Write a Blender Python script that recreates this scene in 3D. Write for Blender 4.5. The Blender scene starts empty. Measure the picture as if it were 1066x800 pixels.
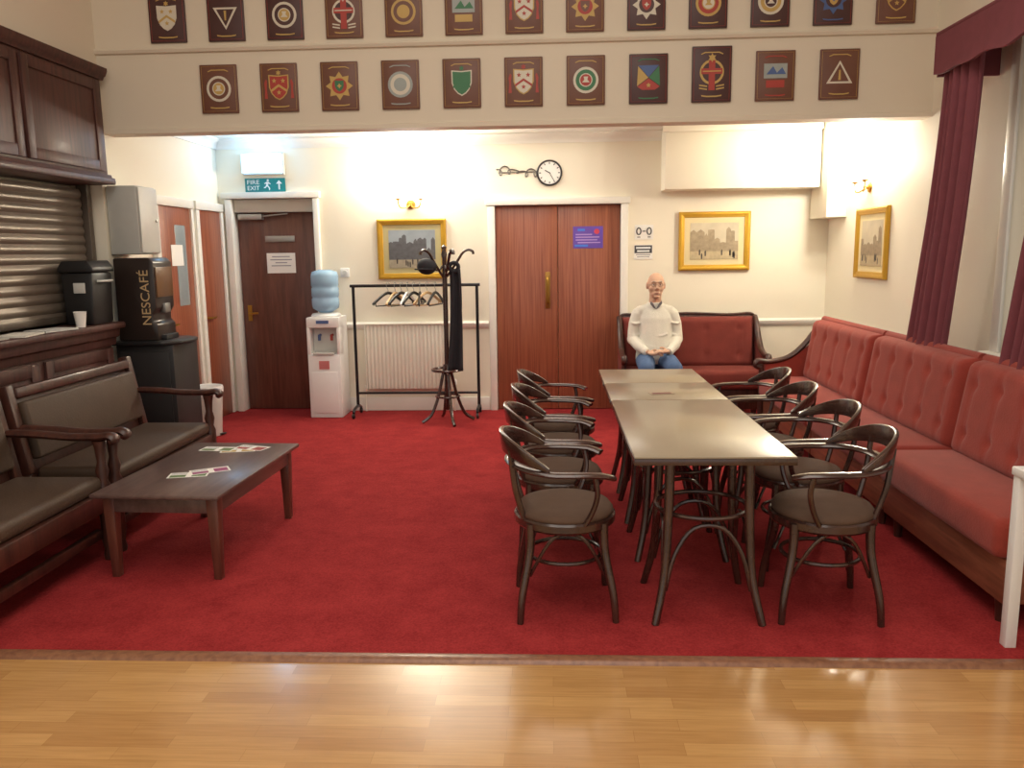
import bpy, bmesh, math, random
from mathutils import Matrix, Vector
random.seed(7)
sc=bpy.context.scene
sc.view_settings.view_transform='Standard'
COL=sc.collection
def rad(a): return math.radians(a)
def srgb(r,g,b):
    def c(v):
        v/=255.0
        return v/12.92 if v<=0.04045 else ((v+0.055)/1.055)**2.4
    return (c(r),c(g),c(b),1)

# ------------------------------------------------------------ materials
def new_mat(name):
    m=bpy.data.materials.new(name); m.use_nodes=True
    nt=m.node_tree; b=nt.nodes['Principled BSDF']
    return m,nt,b
CACHE={}
def plain(name,rgb,rough=.5,metal=0,var=.06,scale=12,bump=0,coat=0,emit=None,es=0,trans=0,sheen=0):
    if name in CACHE: return CACHE[name]
    m,nt,b=new_mat(name)
    c=srgb(*rgb)
    tc=nt.nodes.new('ShaderNodeTexCoord'); no=nt.nodes.new('ShaderNodeTexNoise')
    no.inputs['Scale'].default_value=scale; no.inputs['Detail'].default_value=4
    nt.links.new(tc.outputs['Object'],no.inputs['Vector'])
    mx=nt.nodes.new('ShaderNodeMix'); mx.data_type='RGBA'
    mx.inputs[6].default_value=[v*(1-var) for v in c[:3]]+[1]
    mx.inputs[7].default_value=[min(1,v*(1+var)) for v in c[:3]]+[1]
    nt.links.new(no.outputs['Fac'],mx.inputs[0]); nt.links.new(mx.outputs[2],b.inputs['Base Color'])
    b.inputs['Roughness'].default_value=rough; b.inputs['Metallic'].default_value=metal
    if coat: b.inputs['Coat Weight'].default_value=coat; b.inputs['Coat Roughness'].default_value=.15
    if emit: b.inputs['Emission Color'].default_value=srgb(*emit); b.inputs['Emission Strength'].default_value=es
    if trans: b.inputs['Transmission Weight'].default_value=trans
    if sheen: b.inputs['Sheen Weight'].default_value=sheen
    if bump:
        bp=nt.nodes.new('ShaderNodeBump'); bp.inputs['Strength'].default_value=bump; bp.inputs['Distance'].default_value=.004
        n2=nt.nodes.new('ShaderNodeTexNoise'); n2.inputs['Scale'].default_value=scale*12
        nt.links.new(tc.outputs['Object'],n2.inputs['Vector'])
        nt.links.new(n2.outputs['Fac'],bp.inputs['Height']); nt.links.new(bp.outputs['Normal'],b.inputs['Normal'])
    CACHE[name]=m; return m
def wood(name,c1,c2,scale=(14,14,1.2),rough=.35,coat=.2):
    if name in CACHE: return CACHE[name]
    m,nt,b=new_mat(name)
    tc=nt.nodes.new('ShaderNodeTexCoord'); mp=nt.nodes.new('ShaderNodeMapping'); mp.inputs['Scale'].default_value=scale
    no=nt.nodes.new('ShaderNodeTexNoise'); no.inputs['Scale'].default_value=2.2; no.inputs['Detail'].default_value=6; no.inputs['Distortion'].default_value=.5
    cr=nt.nodes.new('ShaderNodeValToRGB'); cr.color_ramp.elements[0].position=.32; cr.color_ramp.elements[1].position=.68
    cr.color_ramp.elements[0].color=srgb(*c1); cr.color_ramp.elements[1].color=srgb(*c2)
    nt.links.new(tc.outputs['Object'],mp.inputs['Vector']); nt.links.new(mp.outputs['Vector'],no.inputs['Vector'])
    nt.links.new(no.outputs['Fac'],cr.inputs['Fac']); nt.links.new(cr.outputs['Color'],b.inputs['Base Color'])
    b.inputs['Roughness'].default_value=rough; b.inputs['Coat Weight'].default_value=coat; b.inputs['Coat Roughness'].default_value=.2
    CACHE[name]=m; return m
def mat_parquet():
    m,nt,b=new_mat('oak_parquet')
    tc=nt.nodes.new('ShaderNodeTexCoord')
    br=nt.nodes.new('ShaderNodeTexBrick'); br.offset=.37; br.offset_frequency=2
    br.inputs['Color1'].default_value=srgb(204,158,100); br.inputs['Color2'].default_value=srgb(180,132,80)
    br.inputs['Mortar'].default_value=srgb(160,114,68); br.inputs['Scale'].default_value=1
    br.inputs['Mortar Size'].default_value=.001; br.inputs['Mortar Smooth'].default_value=1
    br.inputs['Brick Width'].default_value=.42; br.inputs['Row Height'].default_value=.068; br.inputs['Bias'].default_value=-.1
    nt.links.new(tc.outputs['Object'],br.inputs['Vector'])
    mp=nt.nodes.new('ShaderNodeMapping'); mp.inputs['Scale'].default_value=(2.5,40,1)
    no=nt.nodes.new('ShaderNodeTexNoise'); no.inputs['Scale'].default_value=2; no.inputs['Detail'].default_value=6
    nt.links.new(tc.outputs['Object'],mp.inputs['Vector']); nt.links.new(mp.outputs['Vector'],no.inputs['Vector'])
    mx=nt.nodes.new('ShaderNodeMix'); mx.data_type='RGBA'; mx.blend_type='MULTIPLY'; mx.inputs[0].default_value=.4
    cr=nt.nodes.new('ShaderNodeValToRGB'); cr.color_ramp.elements[0].position=.3; cr.color_ramp.elements[0].color=(.6,.55,.5,1); cr.color_ramp.elements[1].position=.65; cr.color_ramp.elements[1].color=(1,1,1,1)
    nt.links.new(no.outputs['Fac'],cr.inputs['Fac'])
    nt.links.new(br.outputs['Color'],mx.inputs[6]); nt.links.new(cr.outputs['Color'],mx.inputs[7])
    nt.links.new(mx.outputs[2],b.inputs['Base Color'])
    b.inputs['Roughness'].default_value=.26
    b.inputs['Coat Weight'].default_value=.5; b.inputs['Coat Roughness'].default_value=.13
    return m
def mat_carpet():
    m,nt,b=new_mat('red_carpet')
    tc=nt.nodes.new('ShaderNodeTexCoord')
    n1=nt.nodes.new('ShaderNodeTexNoise'); n1.inputs['Scale'].default_value=5; n1.inputs['Detail'].default_value=8; n1.inputs['Roughness'].default_value=.7
    n2=nt.nodes.new('ShaderNodeTexNoise'); n2.inputs['Scale'].default_value=120; n2.inputs['Detail'].default_value=3
    for n in (n1,n2): nt.links.new(tc.outputs['Object'],n.inputs['Vector'])
    ad=nt.nodes.new('ShaderNodeMath'); ad.operation='ADD'
    h=nt.nodes.new('ShaderNodeMath'); h.operation='MULTIPLY'; h.inputs[1].default_value=.5
    nt.links.new(n1.outputs['Fac'],ad.inputs[0]); nt.links.new(n2.outputs['Fac'],ad.inputs[1]); nt.links.new(ad.outputs[0],h.inputs[0])
    cr=nt.nodes.new('ShaderNodeValToRGB'); cr.color_ramp.elements[0].position=.36; cr.color_ramp.elements[1].position=.64
    cr.color_ramp.elements[0].color=srgb(130,32,36); cr.color_ramp.elements[1].color=srgb(166,54,54)
    nt.links.new(h.outputs[0],cr.inputs['Fac']); nt.links.new(cr.outputs['Color'],b.inputs['Base Color'])
    bp=nt.nodes.new('ShaderNodeBump'); bp.inputs['Strength'].default_value=.5; bp.inputs['Distance'].default_value=.006
    nt.links.new(n2.outputs['Fac'],bp.inputs['Height']); nt.links.new(bp.outputs['Normal'],b.inputs['Normal'])
    b.inputs['Roughness'].default_value=1; b.inputs['Specular IOR Level'].default_value=.15
    return m
M_OAK=mat_parquet(); M_CARPET=mat_carpet()
M_WALL=plain('cream_paint',(244,237,218),.7,scale=1.5,var=.03,bump=.05)
M_HEAD=plain('pale_cream_paint',(224,212,192),.7,scale=1.5,var=.03,bump=.05)
M_CEIL=plain('white_ceiling_paint',(238,236,228),.8,scale=1.5,var=.02)
M_TRIM=plain('white_gloss_paint',(240,237,228),.3,var=.02)
M_DWOOD=wood('dark_mahogany',(48,24,18),(78,42,32),rough=.4)
M_BAR=wood('bar_mahogany',(62,34,28),(88,50,42),rough=.55,coat=.05)
M_DOORD=wood('dark_door_veneer',(88,50,40),(112,68,54),rough=.4)
M_DOORR=wood('red_brown_sapele',(128,66,46),(164,98,70),scale=(30,30,.6),rough=.35)
M_CHAIR=wood('dark_bentwood',(48,30,26),(70,44,36),scale=(3,3,3),rough=.22,coat=.7)
M_TTOP=plain('table_top_laminate',(158,144,122),.3,var=.04,scale=5,coat=.35)
M_SEATD=plain('dark_brown_seat_fabric',(92,70,56),.85,bump=.4,scale=20,var=.15)
M_MAROON=plain('rust_red_upholstery',(150,58,46),.95,bump=.5,scale=10,var=.22,sheen=.15)
M_MARDK=plain('dark_russet_upholstery',(120,50,42),.95,bump=.4,scale=10,var=.2)
M_SBASE=wood('settee_base_wood',(112,64,46),(146,88,64),scale=(1.2,14,14),rough=.5)
M_LEATH=plain('dark_brown_leather',(70,52,38),.6,bump=.3,scale=8,var=.2)
M_CURT=plain('burgundy_curtain',(126,66,74),.9,bump=.2,scale=14,var=.15)
M_BLACK=plain('black_plastic',(30,29,30),.4)
M_GREYP=plain('light_grey_plastic',(206,206,200),.45)
M_WHITE=plain('white_plastic',(240,240,238),.35,var=.02)
M_RAD=plain('white_enamel',(240,236,222),.3,var=.02)
M_BRASS=plain('brass',(190,150,70),.3,metal=.9)
M_GOLD=plain('gilt_frame',(206,160,52),.38,metal=.5,bump=.5,scale=20)
M_STEEL=plain('brushed_steel',(170,168,164),.35,metal=.9)
M_PAPER=plain('white_paper',(244,242,236),.7,var=.01)
M_PLAQ=plain('plaque_wood',(112,72,56),.45,scale=6,var=.25)
M_PLAQD=plain('dark_plaque_wood',(76,46,44),.45,scale=6,var=.25)
M_PGOLD=plain('plaque_gold_paint',(196,162,92),.5)
M_PRED=plain('plaque_red_paint',(172,62,52),.5)
M_PBLUE=plain('plaque_blue_paint',(78,100,150),.5)
M_PGREEN=plain('plaque_green_paint',(60,118,78),.5)
M_PWHITE=plain('plaque_white_paint',(216,208,190),.5)
M_PGREY=plain('plaque_silver_paint',(158,164,160),.45)
M_BOTTLE=plain('blue_water_bottle',(168,206,236),.12,trans=.25)
M_SKIN=plain('skin',(206,166,140),.6,var=.08,scale=14)
M_HAIR=plain('grey_hair',(176,168,158),.9,bump=.6,scale=20)
M_SWEAT=plain('off_white_sweater',(220,216,204),.9,bump=.8,scale=16,var=.08)
M_JEAN=plain('blue_denim',(80,104,142),.9,bump=.5,scale=16,var=.15)
M_DARKT=plain('dark_cloth',(36,34,40),.9)
M_EYE=plain('eye_white',(226,220,212),.3)
M_IRIS=plain('eye_iris',(60,50,44),.3)
M_LIP=plain('lips',(172,112,100),.5)
M_G=plain('dark_tube_metal',(50,48,50),.3,metal=.6)

# ------------------------------------------------------------ mesh builder
class MB:
    def __init__(s): s.v=[]; s.f=[]
    def add(s,vs,fs,M=None):
        o=len(s.v)
        for v in vs:
            v=Vector(v)
            s.v.append(M@v if M is not None else v)
        for f in fs: s.f.append([i+o for i in f])
        return s
    def box(s,x0,x1,y0,y1,z0,z1,M=None):
        vs=[(x,y,z) for z in (z0,z1) for y in (y0,y1) for x in (x0,x1)]
        return s.add(vs,[(0,2,3,1),(4,5,7,6),(0,1,5,4),(2,6,7,3),(0,4,6,2),(1,3,7,5)],M)
    def tube(s,pts,r,seg=10,a=1,b=1,closed=False,M=None):
        pts=[Vector(p) for p in pts]; n=len(pts)
        rs=[r]*n if not hasattr(r,'__len__') else list(r)
        vs=[];fs=[]; side0=None
        for i,p in enumerate(pts):
            if closed: t=pts[(i+1)%n]-pts[i-1]
            else: t=pts[min(i+1,n-1)]-pts[max(i-1,0)]
            t.normalize()
            up=Vector((0,0,1))
            if abs(t.z)>.9 and side0 is None: up=Vector((0,1,0))
            if side0 is None: side=t.cross(up).normalized()
            else:
                side=side0-t*side0.dot(t)
                if side.length<1e-4: side=t.cross(up)
                side.normalize()
            if abs(t.z)<.9 and (a!=1 or b!=1):
                s2=t.cross(Vector((0,0,1))).normalized()
                if s2.dot(side)<0: s2=-s2
                side=s2
            side0=side
            u=side.cross(t).normalized()
            for k in range(seg):
                an=2*math.pi*k/seg
                vs.append(p+side*math.cos(an)*rs[i]*a+u*math.sin(an)*rs[i]*b)
        m=n if closed else n-1
        for i in range(m):
            j=(i+1)%n
            for k in range(seg):
                k2=(k+1)%seg
                fs.append((i*seg+k,i*seg+k2,j*seg+k2,j*seg+k))
        if not closed:
            fs.append(tuple(range(seg-1,-1,-1))); fs.append(tuple((n-1)*seg+k for k in range(seg)))
        return s.add(vs,fs,M)
    def lathe(s,prof,seg=24,c=(0,0,0),M=None,sx=1,sy=1):
        vs=[];fs=[];c=Vector(c);n=len(prof)
        for r,z in prof:
            for k in range(seg):
                an=2*math.pi*k/seg; vs.append(c+Vector((r*sx*math.cos(an),r*sy*math.sin(an),z)))
        for i in range(n-1):
            for k in range(seg):
                k2=(k+1)%seg; fs.append((i*seg+k,i*seg+k2,(i+1)*seg+k2,(i+1)*seg+k))
        fs.append(tuple(range(seg-1,-1,-1))); fs.append(tuple((n-1)*seg+k for k in range(seg)))
        return s.add(vs,fs,M)
    def ball(s,c,r,seg=16,rings=10,M=None):
        if not hasattr(r,'__len__'): r=(r,r,r)
        c=Vector(c); vs=[c+Vector((0,0,r[2]))]; fs=[]
        for i in range(1,rings):
            th=math.pi*i/rings
            for k in range(seg):
                an=2*math.pi*k/seg
                vs.append(c+Vector((r[0]*math.sin(th)*math.cos(an),r[1]*math.sin(th)*math.sin(an),r[2]*math.cos(th))))
        vs.append(c-Vector((0,0,r[2]))); L=len(vs)-1
        for k in range(seg):
            k2=(k+1)%seg
            fs.append((0,1+k,1+k2)); fs.append((L,L-seg+k2,L-seg+k))
        for i in range(rings-2):
            for k in range(seg):
                k2=(k+1)%seg; a=1+i*seg
                fs.append((a+k,a+seg+k,a+seg+k2,a+k2))
        return s.add(vs,fs,M)
    def prism(s,poly,d0,d1,plane='xz',M=None):
        def P(a,b,d):
            return {'xz':(a,d,b),'xy':(a,b,d),'yz':(d,a,b)}[plane]
        n=len(poly)
        vs=[P(a,b,d0) for a,b in poly]+[P(a,b,d1) for a,b in poly]
        fs=[tuple(range(n)),tuple(range(2*n-1,n-1,-1))]+[(i,(i+1)%n,(i+1)%n+n,i+n) for i in range(n)]
        return s.add(vs,fs,M)
def cr(pts,n=6,closed=False):
    pts=[Vector(p) for p in pts]; out=[]; m=len(pts)
    rng=range(m) if closed else range(m-1)
    for i in rng:
        if closed: p0,p1,p2,p3=pts[i-1],pts[i],pts[(i+1)%m],pts[(i+2)%m]
        else: p0,p1,p2,p3=pts[max(i-1,0)],pts[i],pts[i+1],pts[min(i+2,m-1)]
        for k in range(n):
            t=k/n; out.append(.5*((2*p1)+(-p0+p2)*t+(2*p0-5*p1+4*p2-p3)*t*t+(-p0+3*p1-3*p2+p3)*t**3))
    if not closed: out.append(pts[-1])
    return out
def circle(c,r,n=24,plane='xy',ry=None):
    ry=ry or r; c=Vector(c); o=[]
    for k in range(n):
        a=2*math.pi*k/n
        d={'xy':(r*math.cos(a),ry*math.sin(a),0),'xz':(r*math.cos(a),0,ry*math.sin(a)),'yz':(0,r*math.cos(a),ry*math.sin(a))}[plane]
        o.append(c+Vector(d))
    return o
def mesh_from(mb,name,mat,bevel=0,seg=2,ang=38):
    me=bpy.data.meshes.new(name)
    me.from_pydata([tuple(v) for v in mb.v],[],mb.f)
    me.materials.append(mat)
    bm=bmesh.new(); bm.from_mesh(me)
    bmesh.ops.recalc_face_normals(bm,faces=bm.faces)
    if bevel:
        es=[e for e in bm.edges if len(e.link_faces)==2 and e.calc_face_angle(0)>rad(30)]
        bmesh.ops.bevel(bm,geom=es,offset=bevel,segments=seg,affect='EDGES',clamp_overlap=True,profile=.5)
    bm.to_mesh(me); bm.free()
    me.shade_smooth(); me.set_sharp_from_angle(angle=rad(ang))
    return me
def link(o,parent=None,loc=(0,0,0),rot=(0,0,0)):
    COL.objects.link(o); o.location=loc; o.rotation_euler=rot
    if parent: o.parent=parent
    return o
def part(name,mb,mats,parent,bevel=0,loc=(0,0,0),rot=(0,0,0),label=None,seg=2,ang=38):
    o=bpy.data.objects.new(name,mesh_from(mb,name,mats,bevel,seg,ang)); link(o,parent,loc,rot)
    if label: o['label']=label
    return o
def thing(name,label,cat,loc=(0,0,0),rz=0,group=None):
    o=bpy.data.objects.new(name,None); o.empty_display_size=.1
    link(o,None,loc,(0,0,rad(rz))); o['label']=label; o['category']=cat
    if group:o['group']=group
    return o
def single(name,mb,mats,label,cat,loc=(0,0,0),rot=(0,0,0),bevel=0,group=None):
    o=part(name,mb,mats,None,bevel,loc,rot); o['label']=label; o['category']=cat
    if group:o['group']=group
    return o
def struct(name,mb,mats,bevel=0,loc=(0,0,0),label=None):
    o=part(name,mb,mats,None,bevel,loc); o['kind']='structure'
    if label:o['label']=label
    return o
def dup(t,loc,rz=None,label=None):
    def rec(o,par):
        c=o.copy(); COL.objects.link(c)
        if par: c.parent=par
        for ch in list(o.children): rec(ch,c)
        return c
    c=rec(t,None); c.location=loc
    if rz is not None: c.rotation_euler=(0,0,rad(rz))
    if label:c['label']=label
    return c
def text(s,w,mat,parent,loc,rot,name='lettering',h=None,depth=.001):
    cu=bpy.data.curves.new(name,'FONT'); cu.body=s; cu.align_x='CENTER'; cu.align_y='CENTER'; cu.extrude=.02; cu.size=1
    o=bpy.data.objects.new(name+'_tmp',cu); COL.objects.link(o)
    dg=bpy.context.evaluated_depsgraph_get(); me=bpy.data.meshes.new_from_object(o.evaluated_get(dg))
    bpy.data.objects.remove(o)
    xs=[v.co.x for v in me.vertices]; ys=[v.co.y for v in me.vertices]
    cx=(max(xs)+min(xs))/2; cy=(max(ys)+min(ys))/2; k=w/(max(xs)-min(xs)); ky=k if h is None else h/(max(ys)-min(ys))
    for v in me.vertices: v.co=Vector(((v.co.x-cx)*k,(v.co.y-cy)*ky,v.co.z/.02*depth))
    me.materials.clear(); me.materials.append(mat); me.name=name
    o=bpy.data.objects.new(name,me); link(o,parent,loc,rot); return o
def voxel(mb,name,mat,parent,vs=.007,it=4,label=None):
    me=mesh_from(mb,name+'_raw',mat); o=bpy.data.objects.new('tmp',me); COL.objects.link(o)
    r=o.modifiers.new('r','REMESH'); r.mode='VOXEL'; r.voxel_size=vs; r.use_smooth_shade=True
    s=o.modifiers.new('s','SMOOTH'); s.factor=.5; s.iterations=it
    dg=bpy.context.evaluated_depsgraph_get(); m2=bpy.data.meshes.new_from_object(o.evaluated_get(dg))
    bpy.data.objects.remove(o); m2.name=name
    m2.materials.clear(); m2.materials.append(mat); m2.shade_smooth()
    o=bpy.data.objects.new(name,m2); link(o,parent)
    if label:o['label']=label
    return o

# ------------------------------------------------------------ room shell
WL,WR,WB,YH,CE=-3.27,2.66,8.1,6.05,2.70
struct('floor',MB().box(-3.9,3.2,-2.2,2.97,-.06,0),M_OAK,label='polished oak strip floor')
struct('floor.001',MB().box(-3.9,3.2,2.99,8.6,-.06,.004),M_CARPET,label='red carpet')
struct('trim_1',MB().prism([(2.945,0),(3.015,0),(3.01,.010),(2.995,.014),(2.965,.014),(2.95,.008)],-3.5,2.66,'yz'),wood('threshold_wood',(120,78,58),(150,104,76),rough=.4),label='wooden carpet threshold strip')
b=MB()
b.box(-3.5,-3.2,WB,8.3,0,2.8).box(-2.31,-.56,WB,8.3,0,2.8).box(.70,2.9,WB,8.3,0,2.8).box(-3.2,-2.31,WB,8.3,2.16,2.8).box(-.56,.70,WB,8.3,2.05,2.8).box(-3.2,-2.3,8.3,8.36,0,2.3).box(-.6,.75,8.3,8.36,0,2.2)
struct('wall_back',b,M_WALL)
struct('wall_left',MB().box(-3.6,WL,5.975,8.3,0,2.8),M_WALL)
struct('wall_left.001',MB().box(-3.6,WL,-2.2,6.05,2.94,4.7),M_HEAD)
struct('wall_left.002',MB().box(-3.6,WL,-2.2,2.25,0,2.94),M_WALL)
struct('wall_left.003',MB().box(-3.6,-3.52,2.25,5.975,0,2.94),M_WALL)
b=MB()
b.box(WR,2.9,-2.2,3.0,0,4.7).box(WR,2.9,4.95,8.3,0,4.7).box(WR,2.9,3.0,4.95,0,.95).box(WR,2.9,3.0,4.95,2.75,4.7)
struct('wall_right',b,M_WALL)
struct('wall_header',MB().box(-3.5,2.9,YH,YH+.16,2.47,4.7),M_HEAD,label='cream header wall above the opening')
struct('ceiling',MB().box(-3.5,2.9,YH+.16,8.3,CE,2.85),M_CEIL)
struct('ceiling.001',MB().box(-3.6,2.9,-2.2,YH+.2,4.7,4.8),M_CEIL)
def cornice(name,p0,p1,inw,z=CE):
    b=MB(); p0=Vector(p0);p1=Vector(p1);n=Vector(inw); s=.075
    prof=[(0,0),(s,0),(s,-.015),(s*.6,-.03),(s*.3,-.06),(.018,-.075),(.018,-.095),(0,-.095)]
    vs=[p0+n*a+Vector((0,0,z+c)) for a,c in prof]+[p1+n*a+Vector((0,0,z+c)) for a,c in prof]
    k=len(prof); b.add(vs,[tuple(range(k)),tuple(range(2*k-1,k-1,-1))]+[(i,(i+1)%k,(i+1)%k+k,i+k) for i in range(k)])
    struct(name,b,M_TRIM)
cornice('trim_2',(WL,WB,0),(WR,WB,0),(0,-1,0)); cornice('trim_3',(WL,6.21,0),(WL,WB,0),(1,0,0)); cornice('trim_4',(WR,6.21,0),(WR,WB,0),(-1,0,0))
struct('trim_5',MB().prism([(YH,3.02),(YH-.02,3.025),(YH-.03,3.045),(YH-.02,3.06),(YH,3.065)],WL,WR,'yz'),M_HEAD,label='picture rail on the header wall')
struct('trim_6',MB().prism([(YH,2.47),(YH-.012,2.47),(YH-.012,2.5),(YH,2.505)],WL,WR,'yz'),M_HEAD,label='bead along the header edge')
struct('trim_7',MB().box(1.06,2.47,7.8,WB,2.13,CE).box(1.03,2.47,7.76,7.799,CE-.06,CE),M_WALL,.004,label='boxed-in beam below the ceiling')
struct('trim_8',MB().box(2.48,WR,7.62,WB,1.85,CE),M_WALL,.004,label='boxed-in duct in the corner')
def dado(name,x0,x1): struct(name,MB().prism([(WB,.83),(WB-.012,.835),(WB-.03,.86),(WB-.034,.885),(WB-.02,.9),(WB,.905)],x0,x1,'yz'),M_TRIM,label='white moulded dado rail')
dado('trim_9',-2.25,-.62); dado('trim_10',.76,WR)
struct('trim_11',MB().box(WR-.03,WR,6.0,WB-.04,.83,.9),M_TRIM,.006,label='white moulded dado rail')
for i,(x0,x1) in enumerate([(-2.25,-.62),(.76,WR)]):
    struct('baseboard_back' if i==0 else 'baseboard_back.001',MB().box(x0,x1,WB-.02,WB,.004,.14),M_TRIM,.005)
struct('baseboard_right',MB().box(WR-.02,WR,3.0,WB-.03,.004,.14),M_TRIM,.005)
struct('baseboard_left',MB().box(WL,WL+.02,6.0,6.64,.004,.14),M_TRIM,.004)

# ------------------------------------------------------------ doors
def door_frame(parent,pts_boxes):
    for q in pts_boxes: part('door_frame',MB().box(*q),M_TRIM,parent,.006,label='white painted door frame')
d=struct('door_1',MB().box(-3.13,-2.33,8.2,8.245,.01,2.0),M_DOORD,.004,label='dark brown flush door with notice')
door_frame(d,[(-3.2,-3.135,8.06,8.29,.005,2.125),(-2.325,-2.27,8.06,8.29,.005,2.125),(-3.23,-2.25,8.05,8.29,2.13,2.19)])
part('transom_panel',MB().box(-3.13,-2.33,8.12,8.2,2.0,2.125),plain('grey_transom',(190,184,172),.5),d,.004,label='pale grey transom panel')
part('door_closer',MB().box(-3.1,-2.86,8.13,8.2,1.93,1.985).tube([(-2.9,8.15,1.96),(-2.6,8.14,1.985)],.008,8),M_STEEL,d,.004)
part('push_plate',MB().box(-2.86,-2.56,8.19,8.2,1.71,1.77),M_STEEL,d,.002)
part('door_handle',MB().tube([(-3.06,8.2,1.0),(-3.06,8.15,1.0),(-2.96,8.15,1.0)],.01,8).box(-3.08,-3.04,8.19,8.2,.92,1.08),M_BRASS,d)
n=thing('paper_notice','white printed paper notice taped to the dark door','notice',(-2.71,8.197,1.5))
part('sheet',MB().box(-.145,.145,-.002,.002,-.1,.1),M_PAPER,n)
for i,w in enumerate([.09,.11,.06,.1]): part('print_line',MB().box(-w,w,-.003,-.0021,.065-i*.03-.006,.065-i*.03+.003),plain('grey_print',(140,140,150),.7),n)
for i,(x0,x1) in enumerate([(-.535,.068),(.072,.675)]):
    d=struct('door_2' if i==0 else 'door_3',MB().box(x0,x1,8.12,8.165,.01,2.02),M_DOORR,.004,label='red-brown veneered leaf of a double door')
    if i==0:
        door_frame(d,[(-.61,-.54,8.06,8.29,.005,2.022),(.68,.75,8.06,8.29,.005,2.022),(-.63,.77,8.05,8.29,2.025,2.09)])
        part('push_plate',MB().box(-.055,-.005,8.112,8.12,1.02,1.38),plain('aged_brass_plate',(160,122,62),.35,metal=.8),d,.002,label='brass push plate')
        part('door_handle',MB().tube(cr([(-.03,8.11,1.33),(-.03,8.07,1.31),(-.03,8.065,1.2),(-.03,8.07,1.09),(-.03,8.11,1.07)]),.01,8),M_BRASS,d,label='brass pull handle')
for i,(y0,y1) in enumerate([(6.72,7.34),(7.52,8.02)]):
    d=struct('door_%d'%(4+i),MB().box(WL+.003,WL+.03,y0,y1,.01,2.0),M_DOORR,.003,label='red-brown side door in white frame')
    door_frame(d,[(WL,WL+.05,y0-.07,y0-.002,.005,2.0),(WL,WL+.05,y1+.002,y1+.05,.005,2.0),(WL,WL+.055,y0-.08,y1+.055,2.003,2.08)])
    part('door_handle',MB().tube([(WL+.03,y0+.06,1.0),(WL+.07,y0+.06,1.0),(WL+.07,y0+.16,1.0)],.009,8),M_BRASS,d)
    if i==0:
        part('vision_panel',MB().box(WL+.028,WL+.034,y0+.3,y1-.12,1.15,1.85),plain('wired_glass',(150,160,164),.1,),d,.003,label='glazed vision panel')
        part('door_notice',MB().box(WL+.034,WL+.037,y0+.2,y0+.42,1.5,1.68),M_PAPER,d)

# ------------------------------------------------------------ window right
w=struct('window_1',MB().box(2.8,2.82,3.0,4.95,.95,2.75),plain('frosted_pane',(206,210,208),.6,emit=(200,205,200),es=.2),label='pale frosted window')
for y in (3.002,3.93,4.878): part('window_bar',MB().box(2.75,2.84,y,y+.06,.955,2.745),M_TRIM,w,.006)
for z in (.955,1.9,2.68): part('window_rail',MB().box(2.755,2.835,3.003,4.937,z,z+.06),M_TRIM,w,.006)
for y in (2.93,4.935): part('window_architrave',MB().box(2.635,2.658,y,y+.09,.95,2.8),M_TRIM,w,.006)
part('window_sill',MB().box(2.58,2.79,2.9,5.05,.90,.95),M_TRIM,w,.008)
pel=thing('curtain_pelmet','burgundy fabric pelmet hanging above the window','pelmet',(0,0,0))
def scall(n,y0,y1):
    top=[(y0,2.80),(y1,2.80)]; bot=[]
    for i in range(n*10+1):
        y=y1+(y0-y1)*i/(n*10); bot.append((y,2.585-.012*math.sin(math.pi*i/10)**2-.008*math.sin(i*.9)))
    return top+bot
part('valance',MB().prism(scall(5,2.7,5.20),2.28,2.30,'yz'),M_CURT,pel)
part('valance_return',MB().box(2.301,2.655,5.18,5.20,2.57,2.80),M_CURT,pel)
part('pelmet_board',MB().box(2.28,2.655,2.7,5.20,2.801,2.82),M_CURT,pel,.004)
def curtain(name,label,top,bot,zt,zb,x,folds=6,pw=1.5):
    cy=(bot[0]+bot[1])/2
    n=thing(name,label,'curtain',(x,cy,0),0,'burgundy window curtains')
    nu,nv=folds*10,24; vs=[];fs=[]
    for j in range(nv+1):
        v=j/nv; e=v**pw
        y0=top[0]+(bot[0]-top[0])*e; y1=top[1]+(bot[1]-top[1])*e; z=zt+(zb-zt)*v
        for i in range(nu+1):
            u=i/nu
            vs.append((.032*math.sin(u*folds*2*math.pi+.4*math.sin(v*5))+.01*math.sin(u*9),y0+(y1-y0)*u-cy,z+.006*math.sin(u*30)))
    for j in range(nv):
        for i in range(nu): a=j*(nu+1)+i; fs.append((a,a+1,a+nu+2,a+nu+1))
    o=part('drape',MB().add(vs,fs),M_CURT,n,ang=180)
    m=o.modifiers.new('s','SOLIDIFY'); m.thickness=.006
    part('heading_tape',MB().box(-.02,.02,top[0]-cy,top[1]-cy,zt-.01,zt+.04),M_CURT,n,.004)
    return n
curtain('curtain','full-length burgundy curtain hanging at the window edge',(4.80,5.16),(5.02,5.50),2.70,.80,2.35,5)
curtain('curtain','burgundy curtain drawn to the side of the window',(3.3,4.0),(3.75,4.36),2.70,.80,2.35,7,1.0)

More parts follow.
